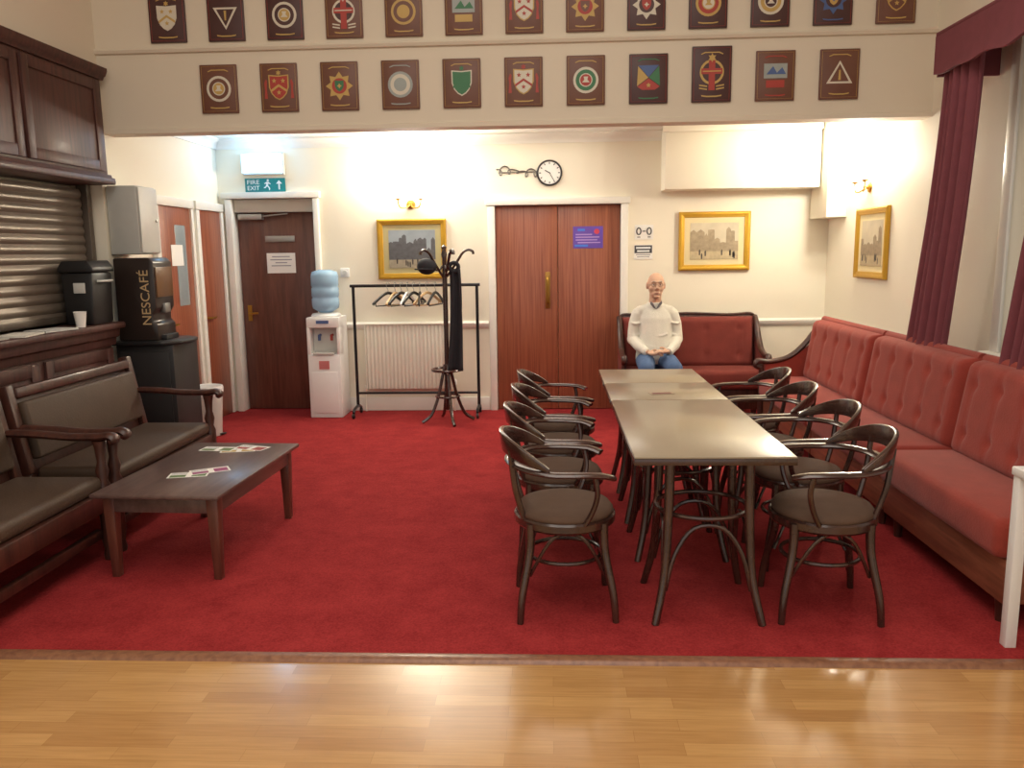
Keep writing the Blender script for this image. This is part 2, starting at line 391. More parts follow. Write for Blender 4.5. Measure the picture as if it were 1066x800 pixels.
# ------------------------------------------------------------ bar (left)
bar=thing('bar_cabinet','dark mahogany overhead bar cabinet with panelled doors and cornice','cabinet',(-3.3,4.1,2.13))
part('cabinet_body',MB().box(-.2,.10,-1.8,1.84,.041,.70),M_BAR,bar,.005)
prof=[(-.2,.70),(.11,.70),(.118,.72),(.132,.73),(.14,.75),(.145,.76),(.145,.78),(-.2,.78)]
vs=[(a,-1.84,c) for a,c in prof]+[(a,1.87,c) for a,c in prof]; k=len(prof)
part('cornice',MB().add(vs,[tuple(range(k)),tuple(range(2*k-1,k-1,-1))]+[(i,(i+1)%k,(i+1)%k+k,i+k) for i in range(k)]),M_BAR,bar)
part('lower_moulding',MB().prism([(-.2,-.03),(.14,-.03),(.145,-.01),(.14,.015),(.12,.02),(.115,.04),(-.2,.04)],-1.83,1.86,'xz'),M_BAR,bar,.003)
for i in range(4):
    y0=-1.78+i*.9; y1=y0+.86
    d=part('door_panel',MB().box(.10,.112,y0,y1,.06,.68),M_BAR,bar,.003)
    for q in ((y0,y0+.07,.06,.68),(y1-.07,y1,.06,.68),(y0+.071,y1-.071,.06,.13),(y0+.071,y1-.071,.61,.68)): part('panel_moulding',MB().box(.113,.121,*q),M_BAR,d,.003)
sh=thing('roller_shutter','closed metal roller shutter above the bar counter','shutter',(-3.4,4.1,1.14))
b=MB(); n=14; H=.93
poly=[(0,0)]
for i in range(n):
    z=H*i/n; dz=H/n
    for t in range(6):
        poly.append((.014*math.sin(math.pi*(t+.2)/6)+.006,z+dz*t/6))
poly+=[(.006,H),(0,H)]
vs=[(a,-1.78,c) for a,c in poly]+[(a,1.78,c) for a,c in poly]; k=len(poly)
part('slat_curtain',b.add(vs,[tuple(range(k)),tuple(range(2*k-1,k-1,-1))]+[(i,(i+1)%k,(i+1)%k+k,i+k) for i in range(k)]),plain('shutter_metal',(122,110,98),.38,metal=.4),sh,ang=25)
part('guide_rail',MB().box(-.02,.06,1.785,1.84,0,.96),plain('shutter_rail',(100,90,80),.4,metal=.5),sh,.004)
part('bottom_bar',MB().box(.022,.045,-1.77,1.77,0,.045),plain('shutter_rail',(96,86,76)),sh,.006)
ct=thing('bar_counter','dark mahogany bar counter with panelled front','bar counter',(-3.3,4.1,.004))
part('counter_top',MB().box(-.2,.2,-1.8,1.72,1.07,1.115),M_BAR,ct,.012)
part('counter_front',MB().box(-.2,.1,-1.8,1.68,0,1.07),M_BAR,ct,.004)
part('counter_moulding',MB().prism([(.1,.95),(.125,.95),(.13,1.0),(.155,1.01),(.165,1.07),(.1,1.07)],-1.8,1.70,'xz'),M_BAR,ct,.003)
part('plinth',MB().box(.1,.125,-1.8,1.69,0,.12),M_BAR,ct,.006)
for i in range(4):
    y0=-1.75+i*.87; y1=y0+.8
    d=part('front_panel',MB().box(.1,.108,y0,y1,.14,.93),M_BAR,ct,.002)
    for q in ((y0,y0+.08,.14,.93),(y1-.08,y1,.14,.93),(y0+.081,y1-.081,.85,.93),(y0+.081,y1-.081,.14,.24)): part('panel_moulding',MB().box(.1085,.12,*q),M_BAR,d,.004)
u=thing('insulated_dispenser','black insulated drinks dispenser box on the bar counter','drinks dispenser',(-3.235,5.60,1.12))
part('body',MB().prism([(-.1,0),(.1,0),(.115,.36),(-.115,.36)],-.13,.13,'xz'),M_BLACK,u,.02)
part('lid',MB().prism([(-.125,.361),(.125,.361),(.125,.39),(.09,.44),(-.09,.44),(-.125,.39)],-.14,.14,'xz'),M_BLACK,u,.01)
part('handle',MB().tube(cr([(.118,-.08,.3),(.145,-.06,.3),(.145,.06,.3),(.118,.08,.3)]),.008,8),M_GREYP,u)
part('badge',MB().box(-.02,.06,-.142,-.131,.22,.29),M_GREYP,u,.003)
c=thing('paper_cup','white paper cup standing on the bar counter','cup',(-3.15,5.33,1.12))
part('cup_wall',MB().lathe([(.028,0),(.04,.1),(.042,.104),(.038,.1),(.027,.006)],20),M_PAPER,c)
for i,(x,y,r,col) in enumerate([(-3.20,4.76,10,(220,216,206)),(-3.2,5.08,-14,(200,200,196)),(-3.22,4.44,4,(180,178,170))]):
    b=MB().box(-.09,.09,-.13,.13,0,.006).box(-.085,.088,-.125,.128,.0065,.011)
    single('newspaper',b,plain('newsprint%d'%i,col,.8,var=.3,scale=40),'folded newspaper lying on the bar counter','newspaper',(x,y,1.12),(0,0,rad(r)),group='newspapers on the bar counter')
wb=thing('wall_cabinet_box','grey metal wall box mounted beside the shutter','wall box',(-3.265,6.15,1.6))
part('housing',MB().box(0,.23,-.15,.15,0,.5),plain('grey_box_paint',(190,190,184),.45),wb,.012)
part('front_door',MB().box(.231,.243,-.14,.14,.01,.49),plain('grey_box_door',(200,200,194),.45),wb,.004)
part('lock',MB().lathe([(.01,0),(.012,.01),(.004,.012)],12,M=Matrix.Translation((.244,.1,.25))@Matrix.Rotation(rad(90),4,'Y')),M_STEEL,wb)
st=thing('catering_stand','black stand with round-edged top holding the drinks machine','stand',(-3.0,6.12,.004))
part('top',MB().prism([(-.24,-.28),(.14,-.28),(.25,-.2),(.29,-.05),(.25,.1),(.14,.2),(-.24,.2)],.93,.96,'xy'),M_BLACK,st,.01)
part('cupboard',MB().box(-.23,.2,-.23,.19,0,.93),plain('black_laminate',(40,38,38),.45),st,.006)
part('door',MB().box(-.2,.17,-.242,-.231,.06,.88),plain('black_laminate',(34,32,32)),st,.004)
part('knob',MB().ball((.13,-.252,.6),.013),M_STEEL,st)
cm=thing('coffee_machine','black coffee vending machine with tan upright lettering','coffee machine',(-3.04,6.06,.964))
part('cabinet',MB().prism([(-.17,0),(.13,0),(.13,.12),(.10,.14),(.10,.2),(.13,.24),(.13,.58),(.10,.61),(-.17,.61)],-.15,.15,'xz'),plain('machine_brown_black',(48,38,34),.3),cm,.012)
part('drip_tray',MB().box(.08,.17,-.1,.1,.0,.04),M_BLACK,cm,.006)
part('spout',MB().box(.105,.15,-.04,.04,.2,.27),M_STEEL,cm,.004)
part('control_panel',MB().box(.131,.139,-.13,.13,.32,.54),plain('machine_panel',(110,78,48),.3),cm,.003)
text('NESCAFÉ',.40,plain('tan_letters',(206,176,130),.5),cm,(.045,-.1515,.32),(rad(90),rad(-90),0),h=.085)
wbn=thing('waste_bin','small white plastic waste bin between the side doors','bin',(-3.05,6.98,.004))
part('bin_body',MB().lathe([(.11,0),(.115,.01),(.145,.42),(.14,.42),(.105,.02)],24,sy=.85),M_GREYP,wbn)
part('bin_liner',MB().lathe([(.14,.36),(.15,.40),(.152,.43),(.146,.445),(.135,.44),(.13,.38)],24,sy=.86),M_WHITE,wbn)
part('pedal',MB().box(.1,.15,-.03,.03,.01,.02),M_BLACK,wbn,.004)

# ------------------------------------------------------------ benches
def bench(loc,L,label):
    n=thing('bench_settle',label,'bench',loc,90,'padded settle benches')
    h=L/2
    part('seat_cushion',MB().box(-h+.05,h-.05,-.26,.2,.376,.46),M_LEATH,n,.03,seg=3)
    part('seat_frame',MB().box(-h+.02,h-.02,-.275,.25,.27,.375),M_DWOOD,n,.008)
    M=Matrix.Translation((0,.2,.46))@Matrix.Rotation(rad(-10),4,'X')
    part('back_cushion',MB().box(-h+.07,h-.07,-.03,.029,.04,.36,M=M),M_LEATH,n,.02,seg=3)
    part('back_panel',MB().box(-h+.06,h-.06,.03,.06,-.16,.38,M=M),M_DWOOD,n,.006)
    part('top_rail',MB().box(-h+.061,h-.061,-.01,.065,.381,.44,M=M),M_DWOOD,n,.012)
    for s in (-1,1):
        x=s*(h-.03)
        part('back_post',MB().box(x-.03,x+.03,.0,.065,-.03,.46,M=M),M_DWOOD,n,.01)
        part('rear_leg',MB().box(x-.03,x+.03,.2,.26,0,.43),M_DWOOD,n,.01)
        part('front_post',MB().lathe([(.026,0),(.03,.02),(.022,.06),(.034,.12),(.03,.2),(.036,.26),(.036,.4),(.024,.43),(.034,.48),(.022,.53),(.028,.6),(.036,.64)],14,(x,-.25,0)),M_DWOOD,n)
        pts=cr([(x,.23,.68),(x,.08,.675),(x,-.1,.66),(x,-.24,.66),(x,-.31,.665),(x,-.335,.648),(x,-.32,.635)])
        part('armrest',MB().tube(pts,.028,10,a=1.4,b=.72),M_DWOOD,n)
    part('stretcher',MB().box(-h+.05,h-.05,-.235,-.20,.12,.17),M_DWOOD,n,.006)
    return n
bench((-2.59,3.40,.004),1.3,'dark wood settle bench with brown padded seat and scrolled arms')
bench((-2.59,4.76,.004),1.3,'dark wood settle bench with brown padded back beside the bar')

# ------------------------------------------------------------ coffee table
t=thing('coffee_table','low rectangular dark wood coffee table with tapered legs','coffee table',(-1.885,4.24,.004),-3)
M_CT=wood('coffee_table_wood',(84,64,60),(104,82,76),scale=(14,1.4,8),rough=.35,coat=.25)
part('table_top',MB().box(-.325,.325,-.55,.55,.425,.446),M_CT,t,.006)
for q in ((-.27,.27,-.49,-.47),(-.27,.27,.47,.49),(-.29,-.271,-.47,.47),(.271,.29,-.47,.47)): part('apron',MB().box(*q,.34,.424),M_CT,t,.003)
M_CTL=wood('coffee_table_leg',(84,44,36),(112,66,52),rough=.35)
for sx in (-1,1):
    for sy in (-1,1):
        x,y=sx*.265,sy*.465
        vs=[(x+a*.019,y+c*.019,0) for a,c in ((-1,-1),(1,-1),(1,1),(-1,1))]+[(x+a*.03,y+c*.03,.42) for a,c in ((-1,-1),(1,-1),(1,1),(-1,1))]
        part('leg',MB().add(vs,[(3,2,1,0),(4,5,6,7),(0,1,5,4),(1,2,6,5),(2,3,7,6),(3,0,4,7)]),M_CTL,t,.004)
for i,(x,y,r) in enumerate([(-1.90,4.06,12),(-1.82,4.14,30),(-1.97,4.62,-6),(-1.84,4.6,10),(-1.78,4.65,-18)]):
    n=thing('leaflet','printed colour leaflet lying on the coffee table','leaflet',(x,y,.4505+.0008*(i%3)),r,'leaflets on the coffee table')
    part('sheet',MB().box(-.1,.1,-.05,.05,0,.0007),M_PAPER,n)
    cols=[(90,120,60),(150,60,110),(110,130,80),(190,160,70),(160,60,50)]
    ink=plain('leaflet_ink%d'%i,cols[i],.5,var=.4,scale=60)
    part('photo_panel',MB().box(-.09,-.01,-.042,.0,.0007,.0009),ink,n); part('colour_panel',MB().box(.02,.09,-.04,.03,.0007,.0009),ink,n)
    for k in range(3): part('text_line',MB().box(-.09,-.01,.01+k*.012,.015+k*.012,.0007,.0009),plain('grey_print',(130,130,140)),n)

# ------------------------------------------------------------ dining chairs (face local +x)
def make_chair(loc,rz,label):
    n=thing('dining_chair',label,'chair',loc,rz,'bentwood armchairs around the tables')
    part('seat',MB().lathe([(.0,.435),(.195,.435),(.212,.447),(.214,.46),(.2,.478),(.15,.488),(.0,.492)],28,sx=1.0,sy=1.05),M_SEATD,n,ang=60)
    part('seat_frame',MB().lathe([(.17,.40),(.216,.40),(.224,.41),(.224,.438),(.216,.446),(.17,.446)],28,sy=1.04),M_CHAIR,n)
    for sx,sy in ((1,1),(1,-1),(-1,1),(-1,-1)):
        tx,ty=sx*.155,sy*.155; fx,fy=sx*.205,sy*.2
        pts=cr([(tx,ty,.43),(tx+sx*.006,ty+sy*.006,.3),(fx-sx*.01,fy-sy*.01,.12),(fx,fy,0)],5)
        part('leg',MB().tube(pts,[.021-.006*i/(len(pts)-1) for i in range(len(pts))],10),M_CHAIR,n)
    part('stretcher_hoop',MB().tube(circle((0,0,.25),.165,28,ry=.165),.010,8,closed=True),M_CHAIR,n)
    for sy in (-1,1):
        part('back_upright',MB().tube(cr([(-.175,sy*.11,.42),(-.205,sy*.12,.52),(-.222,sy*.128,.60),(-.238,sy*.13,.75)],5),.013,8),M_CHAIR,n)
    arc=[(.185,-.22,.645),(.13,-.245,.662),(.03,-.257,.668)]
    for k in range(-8,9):
        an=k/8*rad(84); arc.append((-.03-.205*math.cos(an),.257*math.sin(an),.668+.012*math.cos(an)))
    arc+=[(.03,.257,.668),(.13,.245,.662),(.185,.22,.645)]
    part('armrest',MB().tube(cr(arc,2),.022,12,a=1.35,b=.58),M_CHAIR,n)
    vs=[];fs=[];N=28
    for k in range(N+1):
        q=k/N*2-1; an=q*rad(78); e=max(0,1-abs(q)**2.2)
        zc=.685+.085*e; hh=.010+.034*e
        for rr in (.0,.02):
            for dz in (-hh,hh):
                r1=.215+rr; vs.append((-.03-r1*math.cos(an)-(.0 if dz<0 else .012*e)-.01*e,(.247+rr)*math.sin(an),zc+dz))
    for k in range(N):
        a=k*4;c=a+4
        fs+=[(a,a+1,c+1,c),(a+2,c+2,c+3,a+3),(a+1,a+3,c+3,c+1),(a,c,c+2,a+2)]
    fs+=[(0,2,3,1),(N*4,N*4+1,N*4+3,N*4+2)]
    part('backrest',MB().add(vs,fs),M_CHAIR,n,.004,ang=50)
    for sy in (-1,1):
        part('arm_support',MB().tube(cr([(.06,sy*.205,.42),(.10,sy*.225,.5),(.12,sy*.24,.58),(.11,sy*.245,.655)],5),.012,8),M_CHAIR,n)
        part('side_brace',MB().tube(cr([(-.16,sy*.16,.2),(-.08,sy*.2,.36),(0,sy*.2,.405),(.08,sy*.2,.36),(.16,sy*.16,.2)],4),.008,8),M_CHAIR,n)
    return n
lab='dark bentwood armchair with round brown padded seat at table'
ch=make_chair((.055,3.50,.004),3,lab)
for x,y,r in ((.04,4.10,1),(.05,4.70,-1),(.06,5.29,2),(1.18,3.50,178),(1.25,4.10,182),(1.23,4.70,180),(1.25,5.29,179)):
    dup(ch,(x,y,.004),r)

# ------------------------------------------------------------ tables
def table(loc,L,label,bases):
    n=thing('dining_table',label,'table',loc,0,'cafe tables pushed together')
    part('table_top',MB().box(-.325,.325,-L/2,L/2,.7405,.748),M_TTOP,n,.002)
    part('edge_band',MB().box(-.327,.327,-L/2-.002,L/2+.002,.712,.740),M_CHAIR,n,.003)
    for by in bases:
        fr=part('mounting_frame',MB().box(-.2,.2,by-.2,by-.15,.69,.7115),M_CHAIR,n,.004)
        for q in ((-.2,.2,by+.15,by+.2),(-.2,-.15,by-.149,by+.149),(.15,.2,by-.149,by+.149)): part('mounting_frame',MB().box(*q,.69,.7115),M_CHAIR,n,.004)
        for sx in (-1,1):
            for sy in (-1,1):
                pts=cr([(sx*.165,by+sy*.165,.7),(sx*.17,by+sy*.17,.45),(sx*.185,by+sy*.185,.2),(sx*.225,by+sy*.225,0)],5)
                part('leg',MB().tube(pts,[.022-.005*i/(len(pts)-1) for i in range(len(pts))],10),M_CHAIR,n)
        part('hoop',MB().tube(circle((0,by,.46),.2,28),.011,8,closed=True),M_CHAIR,n)
        for a in range(4):
            M=Matrix.Translation((0,by,0))@Matrix.Rotation(rad(90*a),4,'Z')
            part('brace',MB().tube(cr([(-.18,-.19,.14),(-.14,-.185,.30),(-.06,-.175,.41),(.06,-.175,.41),(.14,-.185,.30),(.18,-.19,.14)],4),.010,8,M=M),M_CHAIR,n)
    return n
table((.66,3.875,.004),1.28,'long cafe table with grey-beige top and dark bentwood base',[-.36,.36])
t2=table((.66,4.825,.004),.59,'small cafe table with grey-beige top and dark bentwood base',[0])
dup(t2,(.66,5.425,.004),0)
n=thing('printed_card','small printed card lying on the cafe table','card',(.64,4.72,.753),10)
part('card',MB().box(-.07,.07,-.03,.03,0,.002),plain('card_tan',(170,150,130),.6),n)
part('print',MB().box(-.055,.055,-.02,.02,.002,.0024),plain('card_maroon',(120,60,60),.6),n)

# ------------------------------------------------------------ upholstered settees (face -y, length x)
def tufted(w,h,d,cols,rows,dep):
    nx,nz=cols*12,rows*12; vs=[];fs=[]
    pits=[((c+.5)*w/cols,(r+.5)*h/rows) for r in range(rows) for c in range(cols)]
    def H(x,z):
        a=min(1,min(x,w-x)/.05); c=min(1,min(z,h-z)/.06)
        e=(a*(2-a))**.5*(c*(2-c))**.5; q=1
        for px,pz in pits:
            dd=((x-px)**2+(z-pz)**2)**.5
            q-=dep*math.exp(-(dd/.03)**2)
            q-=dep*.3*math.exp(-((x-px)/.016)**2)*math.exp(-(dd/.16)**2)
        return -d*e*max(q,.15)
    for j in range(nz+1):
        for i in range(nx+1): x=w*i/nx;z=h*j/nz; vs.append((x-w/2,H(x,z),z))
    o=len(vs); W=nx+1
    for j in range(nz+1):
        for i in range(nx+1): vs.append((w*i/nx-w/2,.029,h*j/nz))
    for j in range(nz):
        for i in range(nx):
            a=j*W+i; fs.append((a,a+1,a+W+1,a+W)); fs.append((o+a,o+a+W,o+a+W+1,o+a+1))
    for i in range(nx): fs.append((i,o+i,o+i+1,i+1)); a=nz*W+i; fs.append((a,a+1,o+a+1,o+a))
    for j in range(nz): a=j*W; fs.append((a,a+W,o+a+W,o+a)); a=j*W+nx; fs.append((a,o+a,o+a+W,a+W))
    return vs,fs
def settee(loc,rz,L,label,fab,arms=(1,1),cols=6,D=.6,railwood=True,group='maroon upholstered settees'):
    n=thing('upholstered_settee',label,'settee',loc,rz,group)
    h=L/2; yf=-D/2; yb=D/2
    part('seat_cushion',MB().box(-h+.008,h-.008,yf+.005,yb-.08,.30,.475),fab,n,.04,seg=3)
    part('base_panel',MB().box(-h+.008,h-.008,yf+.05,yb-.02,.11,.30),M_SBASE if not railwood else M_DWOOD,n,.008,label='brown wooden base panel')
    for sx in (-1,1):
        for y in (yf+.10,yb-.07): part('leg',MB().lathe([(.02,0),(.024,.06),(.03,.11)],12,(sx*(h-.1),y,0)),M_DWOOD,n)
    M=Matrix.Translation((0,yb-.15,.44))@Matrix.Rotation(rad(-9),4,'X')
    top=.50 if railwood else .535
    vs,fs=tufted(L-(.06 if railwood else .016),top,.085,cols,2,.2 if railwood else .26)
    part('backrest',MB().add(vs,fs,M),fab,n,ang=70)
    if railwood:
        tp=[(-h,.49),(-h+.05,.53),(-h*.6,.52),(0,.535),(h*.6,.52),(h-.05,.53),(h,.49)]
        tpo=[(p.x,p.y) for p in cr([(a,c,0) for a,c in tp],5)]
        part('back_frame',MB().prism(tpo+[(h,-.2),(-h,-.2)],.03,.06,'xz',M),M_DWOOD,n,.005)
        part('top_rail',MB().tube([M@Vector((a,.03,c)) for a,c in tpo],.012,8),M_DWOOD,n)
    else:
        part('back_frame',MB().box(-h+.008,h-.008,.03,.065,-.2,.53,M=M),fab,n,.01)
        part('top_roll',MB().tube([M@Vector((-h+.01,.02,.535)),M@Vector((h-.01,.02,.535))],.03,12,M=None),fab,n)
    for s,on in zip((-1,1),arms):
        if not on: continue
        x=s*(h-.005)
        pts=cr([M@Vector((x,.03,.5)),M@Vector((x,-.03,.44)),(x,yb-.22,.74),(x,yb-.34,.64),(x,yf+.1,.60),(x,yf+.0,.61),(x,yf-.02,.57),(x,yf+.02,.55)],5)
        part('armrest',MB().tube(pts,.024,10,a=1.2,b=1),M_DWOOD,n)
        part('arm_panel',MB().prism([(yf+.04,.3),(yb-.1,.3),(yb-.06,.85),(yb-.2,.72),(yb-.34,.62),(yf+.06,.58)],x-.015,x+.015,'yz'),fab,n,.005)
        part('arm_post',MB().lathe([(.02,0),(.025,.2),(.02,.3),(.028,.4),(.02,.58)],12,(x,yf+.03,0)),M_DWOOD,n)
    return n
settee((1.315,7.74,.004),0,1.31,'russet settee with dark scrolled wooden arms against the wall',M_MARDK,(1,1),4)
settee((2.10,6.48,.004),-90,1.34,'rust-red buttoned settee with one scrolled wooden arm beside wall',M_MAROON,(1,0),5,railwood=False)
settee((2.10,5.16,.004),-90,1.28,'rust-red buttoned settee beneath the window curtain',M_MAROON,(0,0),5,railwood=False)
settee((2.10,3.88,.004),-90,1.24,'rust-red buttoned settee beneath the window',M_MAROON,(0,0),5,railwood=False)

t=thing('side_table','white-topped side table with square white legs','table',(2.165,2.86,0))
part('table_top',MB().box(-.385,.385,-.3,.3,.70,.735),M_WHITE,t,.006)
for q in ((-.35,.35,-.27,-.25),(-.35,.35,.25,.27),(-.36,-.34,-.249,.249),(.34,.36,-.249,.249)): part('apron',MB().box(*q,.65,.699),M_WHITE,t,.003)
for sx in (-1,1):
    for sy in (-1,1): part('leg',MB().box(sx*.355-.022,sx*.355+.022,sy*.275-.022,sy*.275+.022,0,.699),M_WHITE,t,.004)

# ------------------------------------------------------------ water cooler
w=thing('water_cooler','white water cooler with blue bottle against the wall','water cooler',(-2.19,7.88,.004))
part('cabinet',MB().prism([(-.155,0),(.16,0),(.16,.98),(-.155,.98),(-.155,.88),(-.02,.87),(-.02,.63),(-.155,.62)],-.16,.16,'yz'),M_WHITE,w,.012)
for s in (-1,1): part('side_cheek',MB().box(s*.145-.015,s*.145+.015,-.15,-.021,.615,.885),M_WHITE,w,.004)
part('lower_panel',MB().box(-.13,.13,-.166,-.156,.05,.45),M_WHITE,w,.004)
part('alcove_panel',MB().box(-.125,.125,-.03,-.021,.63,.87),M_GREYP,w)
for x,m in ((-.06,M_PBLUE),(.06,M_PRED)): part('tap',MB().tube([(x,-.03,.80),(x,-.07,.80),(x,-.07,.75)],.014,8),m,w)
part('drip_tray',MB().box(-.1,.1,-.175,-.04,.621,.64),M_GREYP,w,.004)
part('name_plate',MB().box(-.06,.06,-.162,-.156,.92,.95),M_PBLUE,w)
part('tap_label',MB().box(-.05,.05,-.162,-.156,.48,.56),plain('cooler_label',(200,120,120),.5),w)
part('bottle_collar',MB().lathe([(.14,.981),(.145,.99),(.13,1.01),(.06,1.02)],24),M_WHITE,w)
part('water_bottle',MB().lathe([(.03,.985),(.06,1.02),(.125,1.06),(.132,1.09),(.132,1.15),(.124,1.165),(.132,1.18),(.132,1.25),(.124,1.265),(.132,1.28),(.132,1.37),(.12,1.41),(.06,1.43),(0,1.43)],28),M_BOTTLE,w,ang=60)

# ------------------------------------------------------------ radiator
r=thing('radiator','white panel radiator mounted on the cream wall','radiator',(-1.42,8.045,.22))
b=MB(); n=22; W=.84
poly=[]
for i in range(n*4+1):
    x=-W/2+W*i/(n*4); poly.append((x,-.03-.012*(1 if (i%4) in (1,2) else 0)))
poly+=[(W/2,0),(-W/2,0)]
part('panel',b.prism(poly,.02,.66,'xy'),M_RAD,r,.003)
part('top_grille',MB().box(-W/2-.01,W/2+.01,-.05,.03,.661,.675),M_RAD,r,.004)
for s in (-1,1): part('side_cover',MB().box(s*(W/2+.007)-.006,s*(W/2+.007)+.006,-.05,.03,0.01,.66),M_RAD,r,.003)
part('inlet_pipe',MB().tube([(W/2+.03,-.01,-.21),(W/2+.03,-.01,.05),(W/2,-.01,.05)],.009,8),M_RAD,r)
part('valve',MB().lathe([(.018,.05),(.022,.06),(.02,.1),(.012,.11)],14,(W/2+.035,-.01,0)),M_WHITE,r)
part('outlet_pipe',MB().tube([(-W/2-.03,-.01,-.21),(-W/2-.03,-.01,.05),(-W/2,-.01,.05)],.009,8),M_RAD,r)

# ------------------------------------------------------------ garment rail
g=thing('garment_rail','black tubular garment rail on castors in front of radiator','clothes rail',(-1.31,7.86,.004))
for s in (-1,1):
    part('upright',MB().tube([(s*.6,0,.09),(s*.6,0,1.27)],.015,10),M_G,g)
    part('foot',MB().tube(cr([(s*.6,-.2,.06),(s*.6,-.16,.085),(s*.6,0,.095),(s*.6,.06,.085),(s*.6,.12,.06)]),.014,8),M_G,g)
    for y in (-.2,.12):
        part('castor',MB().lathe([(.022,-.012),(.026,-.008),(.026,.008),(.022,.012)],16,M=Matrix.Translation((s*.6,y,.027))@Matrix.Rotation(rad(90),4,'Y')),M_BLACK,g)
part('top_rail',MB().tube([(-.63,0,1.27),(.63,0,1.27)],.015,10),M_G,g)
part('lower_rail',MB().tube([(-.6,0,.22),(.6,0,.22)],.012,8),M_G,g)
hm=[M_BLACK,plain('hanger_wood',(200,166,120),.4),M_WHITE]
for i,(x,rz,mi) in enumerate([(-1.57,55,0),(-1.50,75,1),(-1.44,62,0),(-1.38,80,2),(-1.32,66,0),(-1.26,95,0),(-1.19,58,1),(-1.11,76,0)]):
    col=['black plastic','pale wooden','white plastic'][mi]
    n=thing('clothes_hanger','empty %s clothes hanger on the garment rail'%col,'hanger',(x,7.86,1.290),rz,'hangers on the garment rail')
    part('hook',MB().tube(cr([(.020,0,-.022),(.020,0,.0),(0,0,.016),(-.020,0,.003),(-.016,0,-.03),(0,0,-.055),(0,0,-.085)],5),.003,6),M_STEEL,n)
    part('shoulder_bar',MB().tube(cr([(-.2,0,-.19),(-.17,0,-.165),(0,0,-.085),(.17,0,-.165),(.2,0,-.19)],5),.011,8,a=1,b=1.3),hm[mi],n)
    part('trouser_bar',MB().tube([(-.17,0,-.17),(-.165,0,-.205),(.165,0,-.205),(.17,0,-.17)],.006,6),hm[mi],n)

# ------------------------------------------------------------ coat stand
c=thing('coat_stand','dark bentwood coat stand with curled hooks beside radiator','coat stand',(-.97,7.50,.004))
part('pole',MB().lathe([(.02,.12),(.026,.4),(.022,.8),(.024,1.2),(.02,1.52),(.028,1.56),(.018,1.60),(.026,1.63),(.0,1.65)],16),M_CHAIR,c)
for k in range(4):
    M=Matrix.Rotation(rad(90*k+20),4,'Z')
    part('leg',MB().tube(cr([(.02,0,.55),(.05,0,.42),(.09,0,.25),(.16,0,.08),(.25,0,.014)],6),.015,8,M=M),M_CHAIR,c)
part('umbrella_ring',MB().tube(circle((0,0,.50),.14,28),.012,8,closed=True),M_CHAIR,c)
part('base_ring',MB().tube(circle((0,0,.25),.11,28),.009,8,closed=True),M_CHAIR,c)
for k in range(5):
    M=Matrix.Rotation(rad(72*k+8),4,'Z')
    part('hook',MB().tube(cr([(.02,0,1.36),(.05,0,1.40),(.12,0,1.50),(.17,0,1.575),(.22,0,1.60),(.26,0,1.585),(.265,0,1.56)],5),.012,8,M=M),M_CHAIR,c)
    part('lower_hook',MB().tube(cr([(.02,0,1.46),(.06,0,1.42),(.11,0,1.43),(.12,0,1.47)],5),.009,8,M=M),M_CHAIR,c)
s=thing('hanging_scarf','long black scarf hanging from the coat stand','scarf',(-.875,7.44,.5))
vs=[];fs=[]; nu,nv=12,20
for j in range(nv+1):
    v=j/nv; wd=.045+.025*v
    for i in range(nu+1):
        u=i/nu*2-1; vs.append((u*wd+.01*math.sin(v*4),.018*math.sin(u*5+v*2)-.02*v,.93*(1-v)))
for j in range(nv):
    for i in range(nu): a=j*(nu+1)+i; fs.append((a,a+1,a+nu+2,a+nu+1))
o=part('cloth',MB().add(vs,fs),M_DARKT,s,ang=180); m=o.modifiers.new('s','SOLIDIFY'); m.thickness=.03
part('loop',MB().tube(circle((-.0,0,.95),.04,16,'xz'),.018,8,closed=True),M_DARKT,s)
s=thing('hat','black flat cap hanging on the coat stand','hat',(-1.12,7.42,1.46))
part('crown',MB().ball((0,0,0),(.09,.08,.075),20,12),M_DARKT,s)
part('brim',MB().prism([(p.x,p.y) for p in circle((-.02,-.05,0),.085,20,ry=.07)],-.03,-.018,'xy'),M_DARKT,s,.003)

